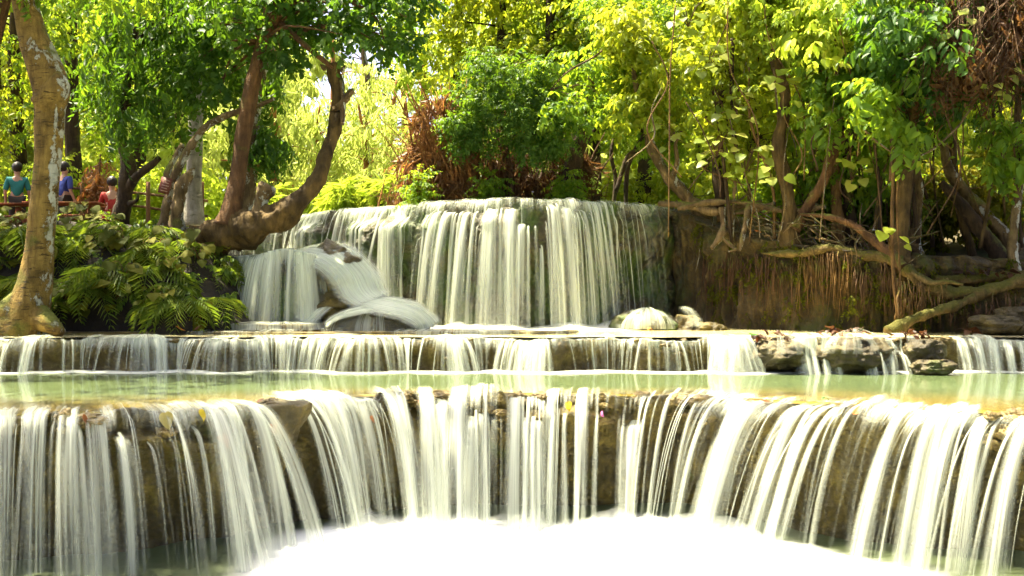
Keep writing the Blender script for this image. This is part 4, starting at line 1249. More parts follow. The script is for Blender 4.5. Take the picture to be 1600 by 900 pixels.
def person(c, label, cloth, seated, yaw=0.0, lean=0.0):
    t = thing('person', c, label, 'person')
    Rz = np.array(Matrix.Rotation(yaw, 3, 'Z'))
    if seated:
        h = 0.46
        J = {'pel': (0, 0, h + .08), 'spi': (0, -.02, h + .30), 'che': (0, -.05, h + .48), 'nec': (0, -.05, h + .62), 'hea': (0, -.08, h + .80)}
        for s_, k_ in ((-1, 'l'), (1, 'r')):
            J.update({k_ + 'sh': (s_ * .19, -.05, h + .53), k_ + 'el': (s_ * .24, -.15, h + .30), k_ + 'wr': (s_ * .16, -.36, h + .29), k_ + 'ha': (s_ * .13, -.46, h + .30),
                      k_ + 'hi': (s_ * .10, -.02, h + .06), k_ + 'kn': (s_ * .13, -.44, h + .05), k_ + 'an': (s_ * .13, -.46, .08), k_ + 'to': (s_ * .14, -.64, .04)})
    else:
        J = {'pel': (0, 0, .95), 'spi': (0, .01, 1.14), 'che': (0, 0, 1.32), 'nec': (0, 0, 1.47), 'hea': (0, -.02, 1.64)}
        for s_, k_ in ((-1, 'l'), (1, 'r')):
            J.update({k_ + 'sh': (s_ * .19, 0, 1.39), k_ + 'el': (s_ * .25, .03, 1.12), k_ + 'wr': (s_ * .25, -.08, .90), k_ + 'ha': (s_ * .24, -.11, .80),
                      k_ + 'hi': (s_ * .10, 0, .90), k_ + 'kn': (s_ * .11, -.03, .50), k_ + 'an': (s_ * .11, .02 * s_, .09), k_ + 'to': (s_ * .12, -.18, .03)})
    rad = {'pel': .13, 'spi': .12, 'che': .135, 'nec': .055, 'hea': .105, 'sh': .06, 'el': .042, 'wr': .03, 'ha': .038, 'hi': .085, 'kn': .058, 'an': .04, 'to': .04}
    bones = [('pel', 'spi'), ('spi', 'che'), ('che', 'nec'), ('nec', 'hea')]
    for k_ in 'lr': bones += [('che', k_ + 'sh'), (k_ + 'sh', k_ + 'el'), (k_ + 'el', k_ + 'wr'), (k_ + 'wr', k_ + 'ha'), ('pel', k_ + 'hi'), (k_ + 'hi', k_ + 'kn'), (k_ + 'kn', k_ + 'an'), (k_ + 'an', k_ + 'to')]
    def skin(nm, names, mat, grow):
        names = [q for q in J if q in names]
        ix = {q: i for i, q in enumerate(names)}
        me = bpy.data.meshes.new(nm)
        me.from_pydata([tuple(Rz @ np.array(J[q])) for q in names], [(ix[a], ix[b]) for a, b in bones if a in ix and b in ix], [])
        me.materials.append(mat)
        o = link(nm, me, t)
        md = o.modifiers.new('skin', 'SKIN')
        sv = me.skin_vertices[0].data if me.skin_vertices else None
        if sv is None:
            bpy.context.view_layer.objects.active = o
            sv = me.attributes.new('skin', 'FLOAT', 'POINT') and me.skin_vertices[0].data
        for q in names:
            r = rad.get(q, rad.get(q[1:], .05)) + grow
            sv[ix[q]].radius = (r, r)
        sv[0].use_root = True
        o.modifiers.new('smooth', 'SUBSURF').levels = 2
        o.modifiers['smooth'].render_levels = 2
        return o
    try:
        skin('body', set(J), M['skin'], 0.0)
        skin('shirt', {'pel', 'spi', 'che', 'lsh', 'rsh', 'lel', 'rel'}, cloth, 0.018)
        skin('trousers', {'pel', 'lhi', 'rhi', 'lkn', 'rkn', 'lan', 'ran'}, M['dark_cloth'] if not seated else cloth, 0.014)
    except Exception as ex:
        print('person skin', ex)
    V, Fc = ICO3
    hc = Rz @ np.array(J['hea'])
    q = V * (1 + 0.05 * fbm(V * 6, 2))[:, None] * np.array([.115, .125, .13]) + np.array([0, .02, .035])
    keep = [f_ for f_ in Fc if (q[f_, 2].mean() > 0.035) or (q[f_, 1].mean() > 0.03)]
    link('hair', make_mesh('hair', q @ Rz.T + hc, np.array(keep), M['hair']), t)
    return t


person((-9.05, 24.85, ZB), 'person in red sitting at the picnic table', M['red_cloth'], True, R(205))
person((-10.32, 25.3, ZB), 'person in dark blue standing behind the lichen tree', M['blue_cloth'], False, R(150))
person((-11.45, 25.4, ZB), 'person in teal standing left of the lichen tree', M['teal_cloth'], False, R(200))
tree('dry_sapling', 'small sapling with rusty dry leaves behind the picnic table', [(-9.7, 25.6, ZB - .1), (-9.65, 25.6, ZB + .9), (-9.6, 25.6, ZB + 2.0)], [.04, .03, .015], 'brown', cell((-9.62, 25.6, ZB + 1.5), (.3, .25, .65), 12, .1, .22, 0), 'dry', 'hang', 7, 6, 14, lr=.008, cat='sapling', droop=.8, tint0=.85)
tree('added_shade_tree', 'added unseen tree arching over the front fall to shade it', [(-13.0, 12.5, 0.8), (-12.6, 12.6, 4.0), (-10.5, 13.0, 7.0), (-7.5, 13.5, 8.6), (-3.5, 14.0, 9.4)], [.34, .27, .2, .13, .05], 'brown', cell((-5.0, 13.9, 8.8), (6.0, 1.8, 1.0), 44, .45, .8, 0), 'mid', 'med', 20, 12, 50, .1, 2, .03, .6, lo=.5)  # added out of view; its sparse crown dapples the sun on the front fall

# ================================================================== plants on the left bank
def heart_leaf(seed):
    """broad heart-shaped leaf, unit length, cupped, with a drooping tip"""
    r = np.random.default_rng(seed)
    xs = np.array([-.06, .04, .16, .32, .50, .68, .84, 1.0])
    ws = np.array([.20, .38, .46, .46, .39, .28, .14, 0.0]) * r.uniform(.85, 1.1)
    V, Fc = [], []
    cur = r.uniform(.15, .45); fold = r.uniform(.02, .16); asym = r.uniform(-.1, .1)
    for x, w in zip(xs, ws):
        z = -cur * max(x, 0) ** 2 * .6
        yo = asym * x * x * .3
        V += [[x if x > 0 else -.06, w + yo, z + fold * w], [x if x > 0 else 0.05, yo, z], [x if x > 0 else -.06, -w + yo, z + fold * w]]
    V = np.array(V); V[1] = [0, 0, 0]
    f = grid_faces(len(xs), 3)
    return V, f


def frond(seed, n=15, L=1.0):
    """arching fern frond: rib with paired narrow leaflets"""
    r = np.random.default_rng(seed)
    A_ = Acc()
    t = np.linspace(0, 1, n)
    rib = np.column_stack([L * (t - .18 * t ** 3), 0.06 * np.sin(t * 3) * r.uniform(-1, 1), L * (.35 * t - .85 * t ** 2.2)])
    A_.add(*tube(rib, np.linspace(.010, .003, n) * L, 4, n), tint=np.full(n * 4 + 2, .3))
    for j in range(2, n):
        l = L * (.34 * math.sin(math.pi * min(1, .22 + .74 * t[j])) + .04)
        for s_ in (-1, 1):
            d = np.array([.55 + .3 * t[j], s_ * 1.0, -.35 - .35 * r.random()]); d /= np.linalg.norm(d)
            w = np.array([.022, 0, .004]) * L * 1.25
            b = rib[j]
            A_.add([b - w * .5, b + d * l * .45 + w, b + d * l + np.array([.02, 0, -.05]) * L, b + d * l * .45 - w], np.array([[0, 1, 2], [0, 2, 3]]), tint=np.full(4, r.uniform(.25, .9)))
    return np.concatenate(A_.V), A_.faces(), np.concatenate(A_.A['tint'])


def leaf_meshes(nm, mat, k, gen):
    out = []
    for i in range(k):
        V, f = gen(50 + i)
        out.append(make_mesh(nm, V, f, mat, {'tint': np.full(len(V), (i + .5) / k)}))
    return out


HEART = leaf_meshes('leaf', LG['olive'], 8, heart_leaf)
PALE = leaf_meshes('leaf', LG['pale'], 8, heart_leaf)
FROND = []
for i in range(6):
    V, f, ti = frond(70 + i)
    FROND.append(make_mesh('frond', V, f, LG['fern'], {'tint': ti}, smooth=False))


def basis_euler(x, up):
    x = Vector(x).normalized(); y = Vector(up).cross(x).normalized(); z = x.cross(y)
    return Matrix((x, y, z)).transposed().to_euler()


def heart_plant(base, k, reach, size, label, group, meshes, bark='vine', name='broad_leaf_plant'):
    t = thing(name, base, label, 'plant', group)
    A = Acc()
    for i in range(k):
        a = random.uniform(-2.6, -0.5)
        r_ = reach * random.uniform(.35, 1)
        tip = np.array([math.cos(a) * r_, math.sin(a) * r_ * .8 - .05, random.uniform(-.12, .36) * reach / .4])
        A.add(*tube([np.asarray(base), np.asarray(base) + tip * np.array([.45, .5, .75]) + np.array([0, 0, .08]), np.asarray(base) + tip], [.008, .006, .004], 4, 6))
        d = np.array([math.cos(a) * .8 + random.uniform(-.5, .5), math.sin(a) * .8, random.uniform(-.75, -.1)])
        up = np.array([random.uniform(-.35, .35), -.55, .9])
        sz = size * random.uniform(.7, 1.25)
        link('leaf', random.choice(meshes), t, tip, basis_euler(d, up), sz)
    A.build('stems', BK[bark], t)
    return t


def fern(base, k, size, label, group):
    t = thing('fern', base, label, 'fern', group)
    for i in range(k):
        a = -math.pi / 2 + (i - (k - 1) / 2) / max(k, 2) * 3.0 + random.uniform(-.25, .25)
        o = link('frond', random.choice(FROND), t, (0, 0, 0.03), (random.uniform(-.3, .3), random.uniform(-.15, .25), a), size * random.uniform(.75, 1.2))
    return t


for i in range(34):
    x = -9.9 + 4.8 * ((i * 0.618) % 1); tt_ = random.uniform(0.14, 0.74)
    b = bank_xyz(np.array([x]), np.array([tt_]))[0]
    heart_plant(b, random.randint(8, 9), random.uniform(.28, .46), random.uniform(.17, .24), 'olive broad-leaved plant growing among the ferns on the bank', 'broad-leaved plants on the left bank', HEART)
for i in range(34):
    x = -9.6 + 4.6 * ((i * 0.618 + .37) % 1); tt_ = random.uniform(0.12, 0.72)
    b = bank_xyz(np.array([x]), np.array([tt_]))[0]
    fern(b, random.randint(5, 8), random.uniform(.58, .95), 'arching green fern growing among broad leaves on the bank', 'ferns on the left bank')
# fill of small dark greenery over the soil
cl = []
for i in range(60):
    x = random.uniform(-12, -4.9)
    b = bank_xyz(np.array([x]), np.array([random.uniform(.1, .95)]))[0]
    cl.append([*b, random.uniform(.2, .36)])
o = foliage('ground_cover', LG['fern'], cl, 9, TP['med'], None, 0.3, sc=(.45, .8), tint0=.15)
tagit(o, 'low dark greenery covering the earth bank', 'ground cover', None, 'stuff')

# ================================================================== bamboo and shrub above the tall fall
def bamboo(base, k, label, fan, H, spread, bark, leaf, lean=0.0, nleaf=0, ntiny=120):
    """clump of thin dry culms; fan = (left angle, right angle) in degrees from upright"""
    t = thing('bamboo_clump', base, label, 'bamboo')
    base = np.asarray(base, float)
    def cpath(h):
        b = base + np.array([random.gauss(0, spread), random.gauss(0, spread * .5), -.1])
        a = R(random.uniform(*fan)); yy = random.uniform(-.18, .18)
        d = np.array([math.sin(a), yy, math.cos(a)])
        top = b + d * h + np.array([random.uniform(-.15, .15), 0, -.06 * h])
        return [b, b + d * h * .5 + np.array([random.uniform(-.08, .08), 0, .08 * h]), top]
    for i in range(k):
        h = H * random.uniform(.55, 1.05)
        r_ = random.uniform(.015, .032)
        V, f = tube(cpath(h), [r_, r_ * .85, r_ * .35], 6, 10)
        mobj('culm', V, f, BK[bark], t)
    A = Acc()
    for i in range(ntiny):
        h = H * random.uniform(.25, .9); r_ = random.uniform(.004, .010)
        p = cpath(h); p[2] = p[2] + np.array([random.uniform(-.35, .35), 0, -random.uniform(0, .3) * h])
        A.add(*tube(p, [r_, r_ * .8, r_ * .3], 4, 6))
    o = A.build('thin_stems', BK[bark], t); o['kind'] = 'stuff'
    if nleaf:
        cl = []
        for i in range(nleaf):
            a = R(random.uniform(*fan)); h = H * random.uniform(.35, 1.05)
            cl.append([*(base + np.array([math.sin(a) * h, random.uniform(-.4, .4), math.cos(a) * h])), random.uniform(.2, .4)])
        foliage('leaves', LG[leaf], cl, 10, TP['blade'], t, .5)
    return t


ZF = 1.52
_dry_low = [cbox(640, 755, 215, 312, 22.1, 22.8, 26, .12, .26), cbox(655, 720, 140, 215, 22.2, 22.8, 9, .1, .22), cbox(765, 915, 230, 312, 22.3, 23.0, 26, .14, .28)]
Yb = 22.6
bamboo(at(715, 330, Yb) * [1, 1, 0] + [0, 0, ZF], 80, 'left fan of reddish dry bamboo culms above the fall', (-30, 4), 3.0, .30, 'culm', 'dry', 0, 0, 420)
foliage('dry_leaves', LG['dry'], _dry_low[0] + _dry_low[1], 9, TP['blade'], bpy.data.objects['bamboo_clump'], .9, tint0=.5)
bamboo(at(668, 330, Yb + .4) * [1, 1, 0] + [0, 0, ZF], 26, 'low tuft of orange dry stems at the left of the bamboo', (-22, 22), 1.5, .40, 'culm', 'dry', 0, 8, 420)
bamboo(at(790, 330, Yb + .5) * [1, 1, 0] + [0, 0, ZF], 70, 'middle clump of dark bamboo culms under the leafy shrub', (-14, 14), 2.2, .45, 'culm_dark', 'bamboo', 0, 0, 300)
foliage('dry_leaves', LG['dry'], _dry_low[2], 11, TP['blade'], bpy.data.objects['bamboo_clump.002'], .9, tint0=.1)
bamboo(at(870, 330, Yb + .3) * [1, 1, 0] + [0, 0, ZF], 40, 'right clump of dark bamboo culms beside the thick stem', (-10, 24), 2.1, .34, 'culm_dark', 'bamboo', 0, 2, 260)
tree('thick_dark_stem', 'thick dark leaning stem at the right end of the bamboo', ats([(882, 325, 22.4), (890, 280, 22.4), (904, 230, 22.4), (916, 192, 22.4), (925, 120, 22.5)]), rpx([17, 14, 12, 11, 6], 22.4), 'dark', None, None, None, 0, 10, 30, .25, 4)
tree('leafy_shrub', 'glossy green shrub crowning the dark bamboo above the fall', ats([(800, 330, 22.3), (795, 260, 22.2), (785, 190, 22), (775, 120, 22)]), rpx([6, 5, 4, 3], 22), 'twig',
     cbox(735, 860, 85, 200, 21.3, 22.6, 34, .12, .34) + cbox(690, 760, 130, 225, 21.5, 22.4, 10, .1, .24) + cbox(790, 905, 165, 232, 21.3, 22.2, 14, .1, .26) + cell(at(728, 195, 21.9), (.4, .4, .3), 5, .12, .2, 0), 'dark', 'small', 28, 6, 20, lr=.012, cat='shrub', tint0=.8)
tree('leafy_shrub', 'yellow-tipped branch hanging over the top right of the bamboo', ats([(990, 20, 22.4), (940, 80, 21.9), (890, 110, 21.6), (860, 140, 21.4)]), rpx([1.5, 1.5, 1.2, .8], 22), 'twig',
     cbox(850, 970, 90, 190, 21.0, 22.4, 12, .2, .36), 'mid', 'med', 12, 6, 20, lr=.01, cat='shrub')
for px, py, lab in ((655, 325, 'clump of low greenery left of the bamboo foot'), (770, 322, 'small tuft of leaves at the foot of the middle bamboo'), (878, 318, 'silvery tuft of leaves at the foot of the right bamboo')):
    tree('low_shrub', lab, [at(px, py + 12, 21.9), at(px, py - 18, 21.9), at(px + 4, py - 40, 21.9)], [.02, .015, .008], 'twig', cell(at(px, py - 18, 21.8), (.35, .25, .4), 9, .14, .24), 'mid', 'small', 16, 5, 10, lr=.006, cat='shrub')

# ================================================================== forest behind
def bg_tree(px, Y, h, label, leaf, tp, n, per, spread, z0=1.5, bark='dark', cz=0.62, r=(.5, .9), droop=.25, group=None, lean=0.0, tint0=.5, sc=(.8, 1.4), rad=None, ch=.42):
    x = wx(px, Y)
    top = np.array([x + lean * h, Y, z0 + h])
    b = np.array([x, Y, z0 - .1])
    mid = (b + top) / 2 + np.array([random.uniform(-.3, .3), 0, 0])
    c = b * (1 - cz) + top * cz
    rr = rad or .035 * h ** .9
    n = int(n * 1.55); per = int(per * .46); r = (r[0] * .75, r[1] * .75)
    return tree(name_of[leaf], label, [b, mid, top], [rr, rr * .7, rr * .25], bark, cell(c, (spread, spread * .7, h * ch), n, *r), LG and leaf, tp, per, 8, 24, .12, 2, .03, .7, droop=droop, group=group, lo=.3, tint0=tint0, sc=sc)


def ordw(i, n):
    w = 'first second third fourth fifth sixth seventh eighth ninth tenth eleventh twelfth thirteenth fourteenth fifteenth sixteenth seventeenth eighteenth nineteenth twentieth'.split()
    t = {20: 'twenty-', 30: 'thirty-'}
    k = i + 1
    if k == 1: return 'leftmost'
    if k == n: return 'rightmost'
    if k <= 20: return w[k - 1] + ' from the left'
    if k == 30: return 'thirtieth from the left'
    return t[k // 10 * 10] + w[k % 10 - 1] + ' from the left'


name_of = {'bright': 'forest_tree', 'yellow': 'sunlit_tree', 'mid': 'forest_tree', 'dark': 'forest_tree', 'bamboo': 'feathery_tree', 'olive': 'forest_tree'}
GL = 'forest trees behind the left bank'
for px, Y, h, lf, tp, n, per, sp in ((-60, 27, 8.5, 'bright', 'medk', 20, 34, 2.2), (40, 29, 9, 'bright', 'medk', 18, 34, 2.4), (120, 27.5, 8, 'mid', 'medk', 16, 34, 2.2), (205, 30, 9, 'yellow', 'medk', 16, 34, 2.4), (-10, 33, 11, 'yellow', 'bigk', 20, 30, 3.0), (160, 34, 11, 'bamboo', 'bigk', 18, 30, 3.0), (270, 33, 10, 'bamboo', 'bigk', 16, 28, 2.6)):
    bg_tree(px, Y, h, 'leafy forest tree standing behind the picnic tables', lf, tp, n, per, sp, group=GL, z0=1.3)
for i, (px, Y, w_) in enumerate(((30, 27, 1.6), (110, 28, 1.8), (200, 29, 1.6), (270, 28, 1.3), (340, 31, 1.6))):
    tree('understory_bush', 'sunlit yellow-green bush low behind the left bank', [(wx(px, Y), Y, 1.2), (wx(px, Y), Y, 2.0), (wx(px, Y), Y, 2.6)], [.05, .04, .02], 'twig', cell((wx(px, Y), Y, 2.2), (w_, .8, .9), 16, .3, .5), 'yellow', 'medk', 30, 6, 10, lr=.015, cat='bush', group='bushes behind the left bank')
GC = 'feathery sunlit trees beyond the tall fall'
for px, Y, h, n, sp in ((430, 31, 5.6, 18, 1.7), (500, 33, 4.0, 14, 1.7), (560, 30, 3.6, 13, 1.6), (620, 32, 4.6, 16, 1.7), (665, 29, 5.6, 16, 1.4), (390, 36, 7.0, 20, 2.0), (470, 38, 4.8, 14, 2.0), (600, 38, 4.6, 14, 2.2), (520, 42, 8.0, 18, 2.3), (565, 46, 9.0, 18, 2.6), (625, 44, 8.4, 16, 2.2)):
    bg_tree(px, Y, h, 'feathery yellow-green tree glowing in the sun beyond the fall', 'bamboo', 'blade', n, 24, sp, bark='culm', droop=.5, group=GC, cz=.52, ch=.5, r=(.45, .8))
for i, (px, Y) in enumerate(((450, 27.5), (520, 26.5), (585, 25.5), (640, 25))):
    tree('grassy_bush', 'light green grassy bush along the lip left of the bamboo', [(wx(px, Y), Y, 1.4), (wx(px, Y), Y, 1.9), (wx(px, Y), Y, 2.3)], [.03, .02, .01], 'twig', cell((wx(px, Y), Y, 1.95), (1.0, .5, .55), 14, .22, .38), 'yellow', 'grass', 24, 5, 8, lr=.01, cat='bush', group='grassy bushes along the upper lip')
tree('far_pale_trunk', 'tall pale trunk fading into the bright gap in the forest', ats([(580, 330, 36), (572, 220, 36), (575, 130, 36), (561, 40, 36), (556, -80, 36)]), rpx([6, 5, 4.5, 4.5, 4], 36), 'gnarled', cbox(480, 640, -260, -90, 35, 38, 10, .6, 1), 'bright', 'bigk', 26, 8, 20, .06)
GM = 'forest trees above the bamboo'
for px, Y, h, lf, tp, n, per, sp in ((720, 28, 7.4, 'yellow', 'medk', 24, 36, 2.0), (790, 27, 7.2, 'bright', 'medk', 26, 38, 2.0), (860, 26.5, 7.5, 'bright', 'medk', 26, 40, 2.0), (930, 27, 7.5, 'mid', 'medk', 28, 42, 2.0), (900, 32, 9, 'yellow', 'bigk', 24, 34, 2.6), (790, 34, 8.0, 'yellow', 'bigk', 18, 32, 2.0), (1000, 26, 7.2, 'mid', 'small', 34, 60, 1.7)):
    bg_tree(px, Y, h, 'leafy sunlit tree rising behind the bamboo', lf, tp, n, per, sp, group=GM, cz=.66)
# thin dark saplings right of the bamboo
for (seq, lab, cl) in (
    ([(958, 330, 23.2), (962, 280, 23.2), (955, 240, 23.1), (965, 200, 23.1), (990, 150, 23), (1000, 60, 23)], 'thin dark sapling just right of the bamboo', cbox(920, 1010, 0, 130, 22.4, 24, 16, .25, .4)),
    ([(978, 332, 23), (980, 270, 23), (992, 235, 22.9), (1012, 195, 22.8), (1022, 120, 22.8), (1030, 20, 22.8)], 'second thin sapling right of the bamboo with a bent top', cbox(980, 1070, -20, 140, 22.2, 23.6, 18, .25, .4)),
    ([(962, 300, 22.8), (985, 240, 22.8), (1020, 242, 22.7), (1045, 228, 22.7)], 'crooked dark branch crossing between the saplings', cbox(1000, 1080, 150, 240, 22.2, 23.4, 6, .2, .32))):
    tree('thin_sapling', lab, ats(seq), np.linspace(.055, .02, len(seq)), 'dark', cl, 'mid', 'small', 44, 7, 30, .2, 4, .012, cat='sapling')
tree('crooked_tree', 'crooked pale brown tree leaning out over the right end of the fall', ats([(1105, 345, 21.8), (1075, 310, 21.8), (1045, 275, 21.8), (1022, 240, 21.9), (1010, 200, 22), (1000, 160, 22), (985, 90, 22)]), rpx([11, 10, 9, 8, 6, 5, 4], 21.8), 'gnarled', cbox(960, 1110, 20, 180, 21.2, 22.8, 18, .25, .42), 'bright', 'med', 26, 10, 50, .25, 4, .015,
     extra=[(ats([(1048, 280, 21.8), (1058, 255, 21.7), (1056, 225, 21.7), (1065, 205, 21.7)]), rpx([6, 4, 3, 2], 21.8)), (ats([(1075, 310, 21.8), (1100, 320, 21.4), (1130, 326, 21.1), (1190, 316, 20.8)]), rpx([7, 6, 5, 4], 21.4))])

# ================================================================== right thicket
GR = 'forest trees behind the root wall'
for px, Y, h, lf, tp, n, per, sp in ((1090, 27, 8, 'yellow', 'medk', 26, 36, 2.1), (1170, 28, 8.4, 'bright', 'medk', 26, 36, 2.2), (1260, 27, 8, 'bright', 'medk', 26, 36, 2.2), (1350, 28.5, 8.6, 'yellow', 'medk', 26, 36, 2.3), (1440, 27, 8, 'yellow', 'medk', 22, 34, 2.2), (1530, 29, 8.8, 'bright', 'medk', 24, 36, 2.3), (1620, 27, 8.6, 'bright', 'medk', 26, 36, 2.3), (1710, 27, 8.6, 'mid', 'medk', 24, 36, 2.3), (1200, 34, 11, 'yellow', 'bigk', 26, 34, 3), (1400, 35, 11, 'yellow', 'bigk', 24, 34, 3), (1580, 35, 11, 'yellow', 'bigk', 26, 34, 3)):
    bg_tree(px, Y, h, 'sunlit leafy tree standing deep behind the root wall', lf, tp, n, per, sp, group=GR, cz=.56, ch=.5)
for i, (px, Y, w_, lf, lab) in enumerate(((1100, 25, 1.2, 'bright', 'bright'), (1215, 22.5, .9, 'mid', 'fresh'), (1300, 24, 1.2, 'bright', 'b'), (1370, 23, 1.0, 'mid', 'c'), (1450, 24, 1.2, 'olive', 'd'), (1540, 23.5, 1.2, 'olive', 'e'), (1620, 23, 1.2, 'mid', 'f'), (1020, 26, 1.3, 'bright', 'g'), (1300, 21.6, .8, 'mid', 'h'), (1385, 21.2, .8, 'fern', 'i'), (1470, 21.4, .9, 'olive', 'j'), (1560, 21.8, .9, 'fern', 'k'), (1480, 25.5, 1.4, 'yellow', 'l'), (1570, 25, 1.3, 'yellow', 'm'), (1390, 25.5, 1.3, 'yellow', 'n'), (1250, 25.5, 1.2, 'yellow', 'o'))):
    z0 = 1.3 if Y > 22 else .95
    tree('understory_bush', 'low leafy bush in the shade behind the root wall', [(wx(px, Y), Y, z0 - .1), (wx(px, Y), Y, z0 + .5), (wx(px, Y), Y, z0 + .9)], [.03, .025, .012], 'twig', cell((wx(px, Y), Y, z0 + .6), (w_, .6, .75), 15, .22, .4), lf, 'small' if i % 2 else 'med', 34, 5, 10, lr=.01, cat='bush', group='bushes behind the root wall')
YR = 19.8
right = [
    ([(1128, 345, 21), (1122, 280, 21.2), (1118, 200, 21.3), (1138, 90, 21.4), (1140, 20, 21.5), (1150, -80, 21.6)], [8, 8, 8, 6, 5, 4], 'dark', (1070, 1200, -60, 120, 20.6, 22.2, 20), 'bright', 'med', 'dark straight trunk above the right end of the fall'),
    ([(1236, 388, 20), (1234, 345, 20), (1228, 290, 20.1), (1216, 230, 20.2), (1228, 150, 20.3), (1205, 80, 20.4), (1190, -40, 20.5)], [17, 13, 11, 10, 8, 7, 5], 'mossy', (1150, 1290, -80, 100, 19.6, 21.4, 20), 'yellow', 'med', 'brown forked trunk above the pale hanging roots'),
    ([(1242, 360, 19.9), (1262, 325, 19.9), (1285, 285, 19.8), (1300, 240, 19.8), (1330, 190, 19.8), (1345, 120, 19.8)], [11, 9, 8, 7, 5, 4], 'brown', (1290, 1380, 60, 200, 19.2, 20.4, 11), 'mid', 'med', 'diagonal brown stem rising right from the forked trunk'),
    ([(1310, 392, 20.2), (1308, 340, 20.2), (1304, 270, 20.3), (1300, 180, 20.4), (1280, 80, 20.6), (1270, -60, 20.8)], [12, 9, 8, 8, 7, 5], 'vine', (1220, 1340, -80, 80, 20, 21.8, 18), 'bright', 'med', 'ochre ribbed trunk left of the paired dark trunk'),
    ([(1330, 396, 20.5), (1328, 340, 20.5), (1322, 270, 20.6), (1326, 190, 20.6), (1318, 90, 20.8), (1320, -60, 21)], [13, 10, 9, 9, 7, 5], 'dark', (1280, 1400, -80, 90, 20, 22, 18), 'mid', 'med', 'dark trunk standing right of the ochre ribbed trunk'),
    ([(1412, 440, 18.9), (1408, 400, 18.9), (1410, 340, 18.9), (1418, 270, 19), (1424, 200, 19), (1420, 100, 19.2), (1430, -60, 19.4)], [18, 13, 11, 10, 9, 7, 5], 'mossy', (1370, 1480, -80, 90, 18.6, 20.2, 14), 'mid', 'med', 'vine-wrapped trunk with spreading roots over the right wall'),
    ([(1440, 400, 20), (1430, 385, 20), (1432, 350, 20), (1436, 300, 20), (1430, 230, 20.1), (1436, 120, 20.2)], [6, 9, 8, 6, 5, 4], 'gnarled', None, 'mid', 'med', 'pale twisted stem just right of the vine-wrapped trunk'),
    ([(1585, 395, 20.4), (1565, 365, 20.4), (1535, 330, 20.4), (1500, 290, 20.5), (1480, 255, 20.5), (1470, 180, 20.6)], [13, 11, 10, 9, 8, 6], 'gnarled', (1420, 1520, 60, 200, 20, 21.4, 8), 'mid', 'med', 'upper of two fallen-looking trunks leaning left on the right'),
    ([(1570, 410, 20.0), (1545, 375, 20), (1520, 345, 20), (1495, 312, 20), (1470, 285, 20.1)], [13, 11, 10, 8, 6], 'dark', None, 'mid', 'med', 'lower dark trunk leaning left under the lichened one'),
    ([(1520, 400, 20.6), (1508, 360, 20.6), (1495, 310, 20.6), (1488, 230, 20.6), (1482, 120, 20.7)], [8, 7, 6, 6, 5], 'mossy', None, 'mid', 'med', 'slim mossy upright stem crossing the leaning trunks'),
    ([(1588, 432, 18.9), (1582, 390, 18.9), (1586, 340, 18.9), (1594, 270, 19), (1590, 180, 19), (1600, 60, 19)], [9, 8, 6, 5, 5, 4], 'gnarled', (1540, 1660, -60, 80, 18.4, 20, 9), 'dark', 'med', 'thin grey stem at the right edge'),
]
for seq, rr, bk, cb, lf, tp, lab in right:
    Yr = seq[0][2]
    tree('thicket_tree', lab, ats(seq), rpx(rr, Yr), bk, cbox(*cb, .28, .5) if cb else None, lf, tp, 24, 10, 60, .28, 3.5, .015, .7)
# mid-height leaf masses in the thicket
for cb, lf, tp, per, lab in (((1090, 1240, 80, 260, 20.2, 22, 20, .2, .36), 'bright', 'med', 18, 'yellow-green shrub spreading in front of the dark straight trunk'),
                             ((1240, 1400, 130, 300, 20.2, 21.6, 17, .2, .34), 'mid', 'med', 18, 'green shrub tangled through the trunks in the thicket'),
                             ((1350, 1480, -20, 130, 17.4, 19.2, 22, .2, .36), 'dark', 'big', 13, 'vivid green broad-leaved bough hanging at the upper right'),
                             ((1330, 1440, 120, 250, 17.6, 19.2, 11, .16, .3), 'mid', 'big', 9, 'lower spray of the vivid green bough above the wall'),
                             ((1480, 1640, 190, 330, 20.6, 22, 13, .2, .34), 'olive', 'med', 16, 'olive shrub behind the leaning trunks'),
                             ((1560, 1640, 200, 270, 18.2, 19, 6, .2, .3), 'mid', 'big', 12, 'bright leafy spray at the right edge'),
                             ((1260, 1340, -20, 70, 18.6, 19.4, 9, .2, .34), 'yellow', 'big', 14, 'sunlit yellow leaves at the top right of centre')):
    c0 = np.array(cbox(*cb)); m_ = c0[:, :3].mean(0)
    lo_ = m_ + np.array([0.2, .4, -1.2])
    tree('leafy_shrub', lab, [lo_, (lo_ + m_) / 2 + [.05, 0, 0], m_], [.03, .025, .015], 'twig', c0, lf, tp, per, 6, 16, lr=.012, cat='shrub', lo=.1)
